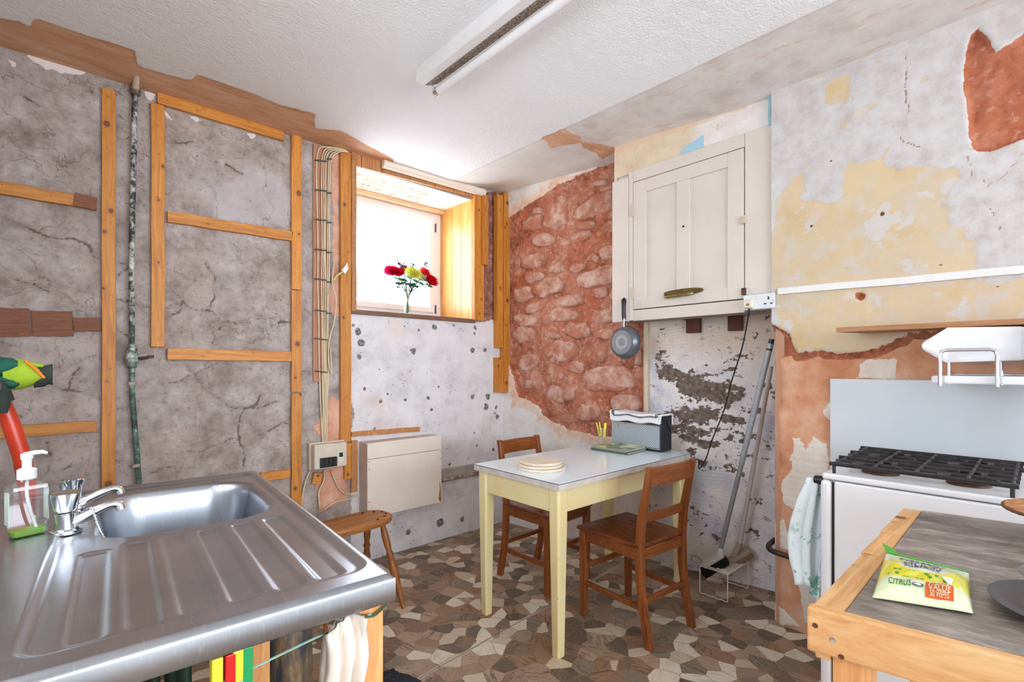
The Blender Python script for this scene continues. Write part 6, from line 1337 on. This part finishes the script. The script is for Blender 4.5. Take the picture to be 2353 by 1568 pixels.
# ================================================================== FLOWERS ON THE SILL
vy = .17; vp = onY(937, 720, vy); vz = WIN[2]
vs = thing('glass_vase', 'slim clear glass vase on the window sill', 'vase', (vp.x, vy, vz))
build('vase_body', MB().lathe([(.0, .002), (.034, .0), (.036, .004), (.030, .05), (.019, .10), (.0165, .15), (.021, .20), (.0198, .20), (.0150, .15), (.0175, .10), (.028, .05), (.033, .008), (.0, .008)], 28), glassy('clear_glass', (.97, .98, .98, 1), .12), vs, smooth=50)
GST = plain('green_stem', c(74, 110, 84), .6); GLF = plain('green_leaf', c(40, 120, 84), .5, var=.15)
def bloom(parent, ctr, ax, r, mat, seed):
    rn = random.Random(seed); ax = Vector(ax).normalized(); u = ax.orthogonal().normalized(); w = ax.cross(u); n = 36
    for L, (rs, h) in enumerate(((1.0, -.35), (1.0, -.05), (.85, .2), (.62, .42), (.36, .55))):
        mb = MB(); ph = rn.random() * 6
        for k in range(4):
            t = k / 3
            for i in range(n):
                a = 2 * PI * i / n; ruff = 1 + .16 * t * math.sin(a * 9 + ph) + .08 * t * math.sin(a * 17 + ph * 2); rr_ = r * rs * (.12 + .88 * t) * ruff
                hz = r * (h + .30 * rs * t * t + .16 * t * math.cos(a * 11 + ph)) - r * .25 * (1 - t)
                mb.v.append(tuple(Vector(ctr) + (u * math.cos(a) + w * math.sin(a)) * rr_ + ax * hz))
        for k in range(3):
            for i in range(n): j = (i + 1) % n; mb.f.append([k * n + i, k * n + j, k * n + n + j, k * n + n + i])
        mb.f.append([i for i in range(n)][::-1])
        build('petal_ring', mb, mat, parent, smooth=80)
def petal(col, nm):
    if nm in MATS: return MATS[nm]
    g = G(nm); d = g.n('ShaderNodeBsdfTranslucent', {'Color': col}); p_ = g.n('ShaderNodeBsdfDiffuse', {'Color': col}); mx = g.n('ShaderNodeMixShader', {0: .6, 1: p_.outputs[0], 2: d.outputs[0]}); g.t.links.new(mx.outputs[0], g.o.inputs[0]); MATS[nm] = g.m; return g.m
MAG = petal(c(214, 26, 84), 'magenta_petal'); REDP = petal(c(212, 22, 44), 'red_petal'); CORP = petal(c(226, 70, 66), 'coral_petal'); LIMP = petal(c(226, 230, 110), 'lime_petal'); CRP = petal(c(240, 240, 196), 'cream_petal')
for i, (x, y, r, m, lab, dy) in enumerate(((898, 623, .050, MAG, 'leftmost magenta flower in the vase', .02), (914, 626, .044, petal(c(206, 18, 56), 'crimson_petal'), 'crimson flower right beside the leftmost magenta one', -.02),
        (928, 616, .032, petal(c(196, 70, 92), 'dusky_petal'), 'small dusky pink flower behind the crimson one', .05), (948, 628, .056, LIMP, 'large lime yellow flower at the centre of the bunch', -.02), (966, 637, .044, CRP, 'pale cream-yellow flower right of the centre', .02),
        (976, 625, .040, CORP, 'coral red flower at the upper right of the bunch', .0), (991, 645, .050, REDP, 'rightmost deep red flower in the vase', -.02))):
    e = onY(x, y, vy + dy); t = thing('flower', lab, 'flower', (vp.x, vy, vz + .02), 0, 'artificial flowers in the vase'); FO_ = Vector(t.location)
    mid = Vector((vp.x + (e.x - vp.x) * .25, vy + dy * .25, vz + .20)); P = bez([Vector((vp.x - (e.x - vp.x) * .05, vy, vz + .025)), Vector((vp.x, vy, vz + .12)), mid, e - Vector((0, 0, .01))], 6)
    build('stem', MB().tube(rel(P, FO_), .0036, 6), GST, t, smooth=60)
    ax_ = Vector(((e.x - vp.x) * 2.2, -.35, .75)); bloom(t, e - FO_, ax_, r, m, i)
    build('calyx', MB().tube([e - FO_ - ax_.normalized() * r * .5, e - FO_ - ax_.normalized() * r * .05], [.004, r * .3], 8), GLF, t, smooth=60)
    for s in (-1, 1):
        q = mid + (e - mid) * (.45 + .2 * s) - FO_; d = Vector((s * .05, -.02, .006 - .03 * (s > 0))); n_ = Vector((0, .3, 1)).normalized()
        sd2 = d.cross(n_).normalized() * .022
        mb = MB(); mb.v = [tuple(q), tuple(q + d * .5 + sd2), tuple(q + d * 1.1), tuple(q + d * .5 - sd2), tuple(q + d * .5 + n_ * .003)]; mb.f = [[0, 1, 4], [1, 2, 4], [2, 3, 4], [3, 0, 4]]
        build('leaf', mb, GLF, t, smooth=80, solid=.001)
BER = plain('dark_berry', c(50, 58, 66), .6)
for i, (x, y, lab) in enumerate(((917, 603, 'tall dark berry sprig at the left of the bunch'), (925, 609, 'second dark berry sprig from the left'), (949, 607, 'dark berry sprig above the lime flower'), (980, 604, 'dark berry sprig above the coral flower'), (915, 655, 'low dark sprig hanging left under the flowers'), (944, 660, 'low dark sprig in the middle of the stems'))):
    e = onY(x, y, vy + .03 - .02 * (i % 3)); t = thing('berry_sprig', lab, 'sprig', (vp.x, vy, vz + .02), 0, 'dark sprigs in the vase'); FO_ = Vector(t.location)
    build('stem', MB().tube(rel(bez([Vector((vp.x, vy, vz + .03)), Vector((vp.x + (e.x - vp.x) * .1, vy, vz + .17)), e], 6), FO_), .0024, 5), plain('dark_stem', c(86, 96, 98), .6), t, smooth=60)
    rn = random.Random(i)
    for k in range(8):
        q = e - FO_ + Vector((rn.uniform(-.012, .012), rn.uniform(-.01, .01), rn.uniform(-.03, .012))); build('berry', MB().lathe([(.001, -.0062), (.005, -.003), (.0062, 0), (.005, .003), (.001, .0062)], 7, q), BER, t, smooth=80)
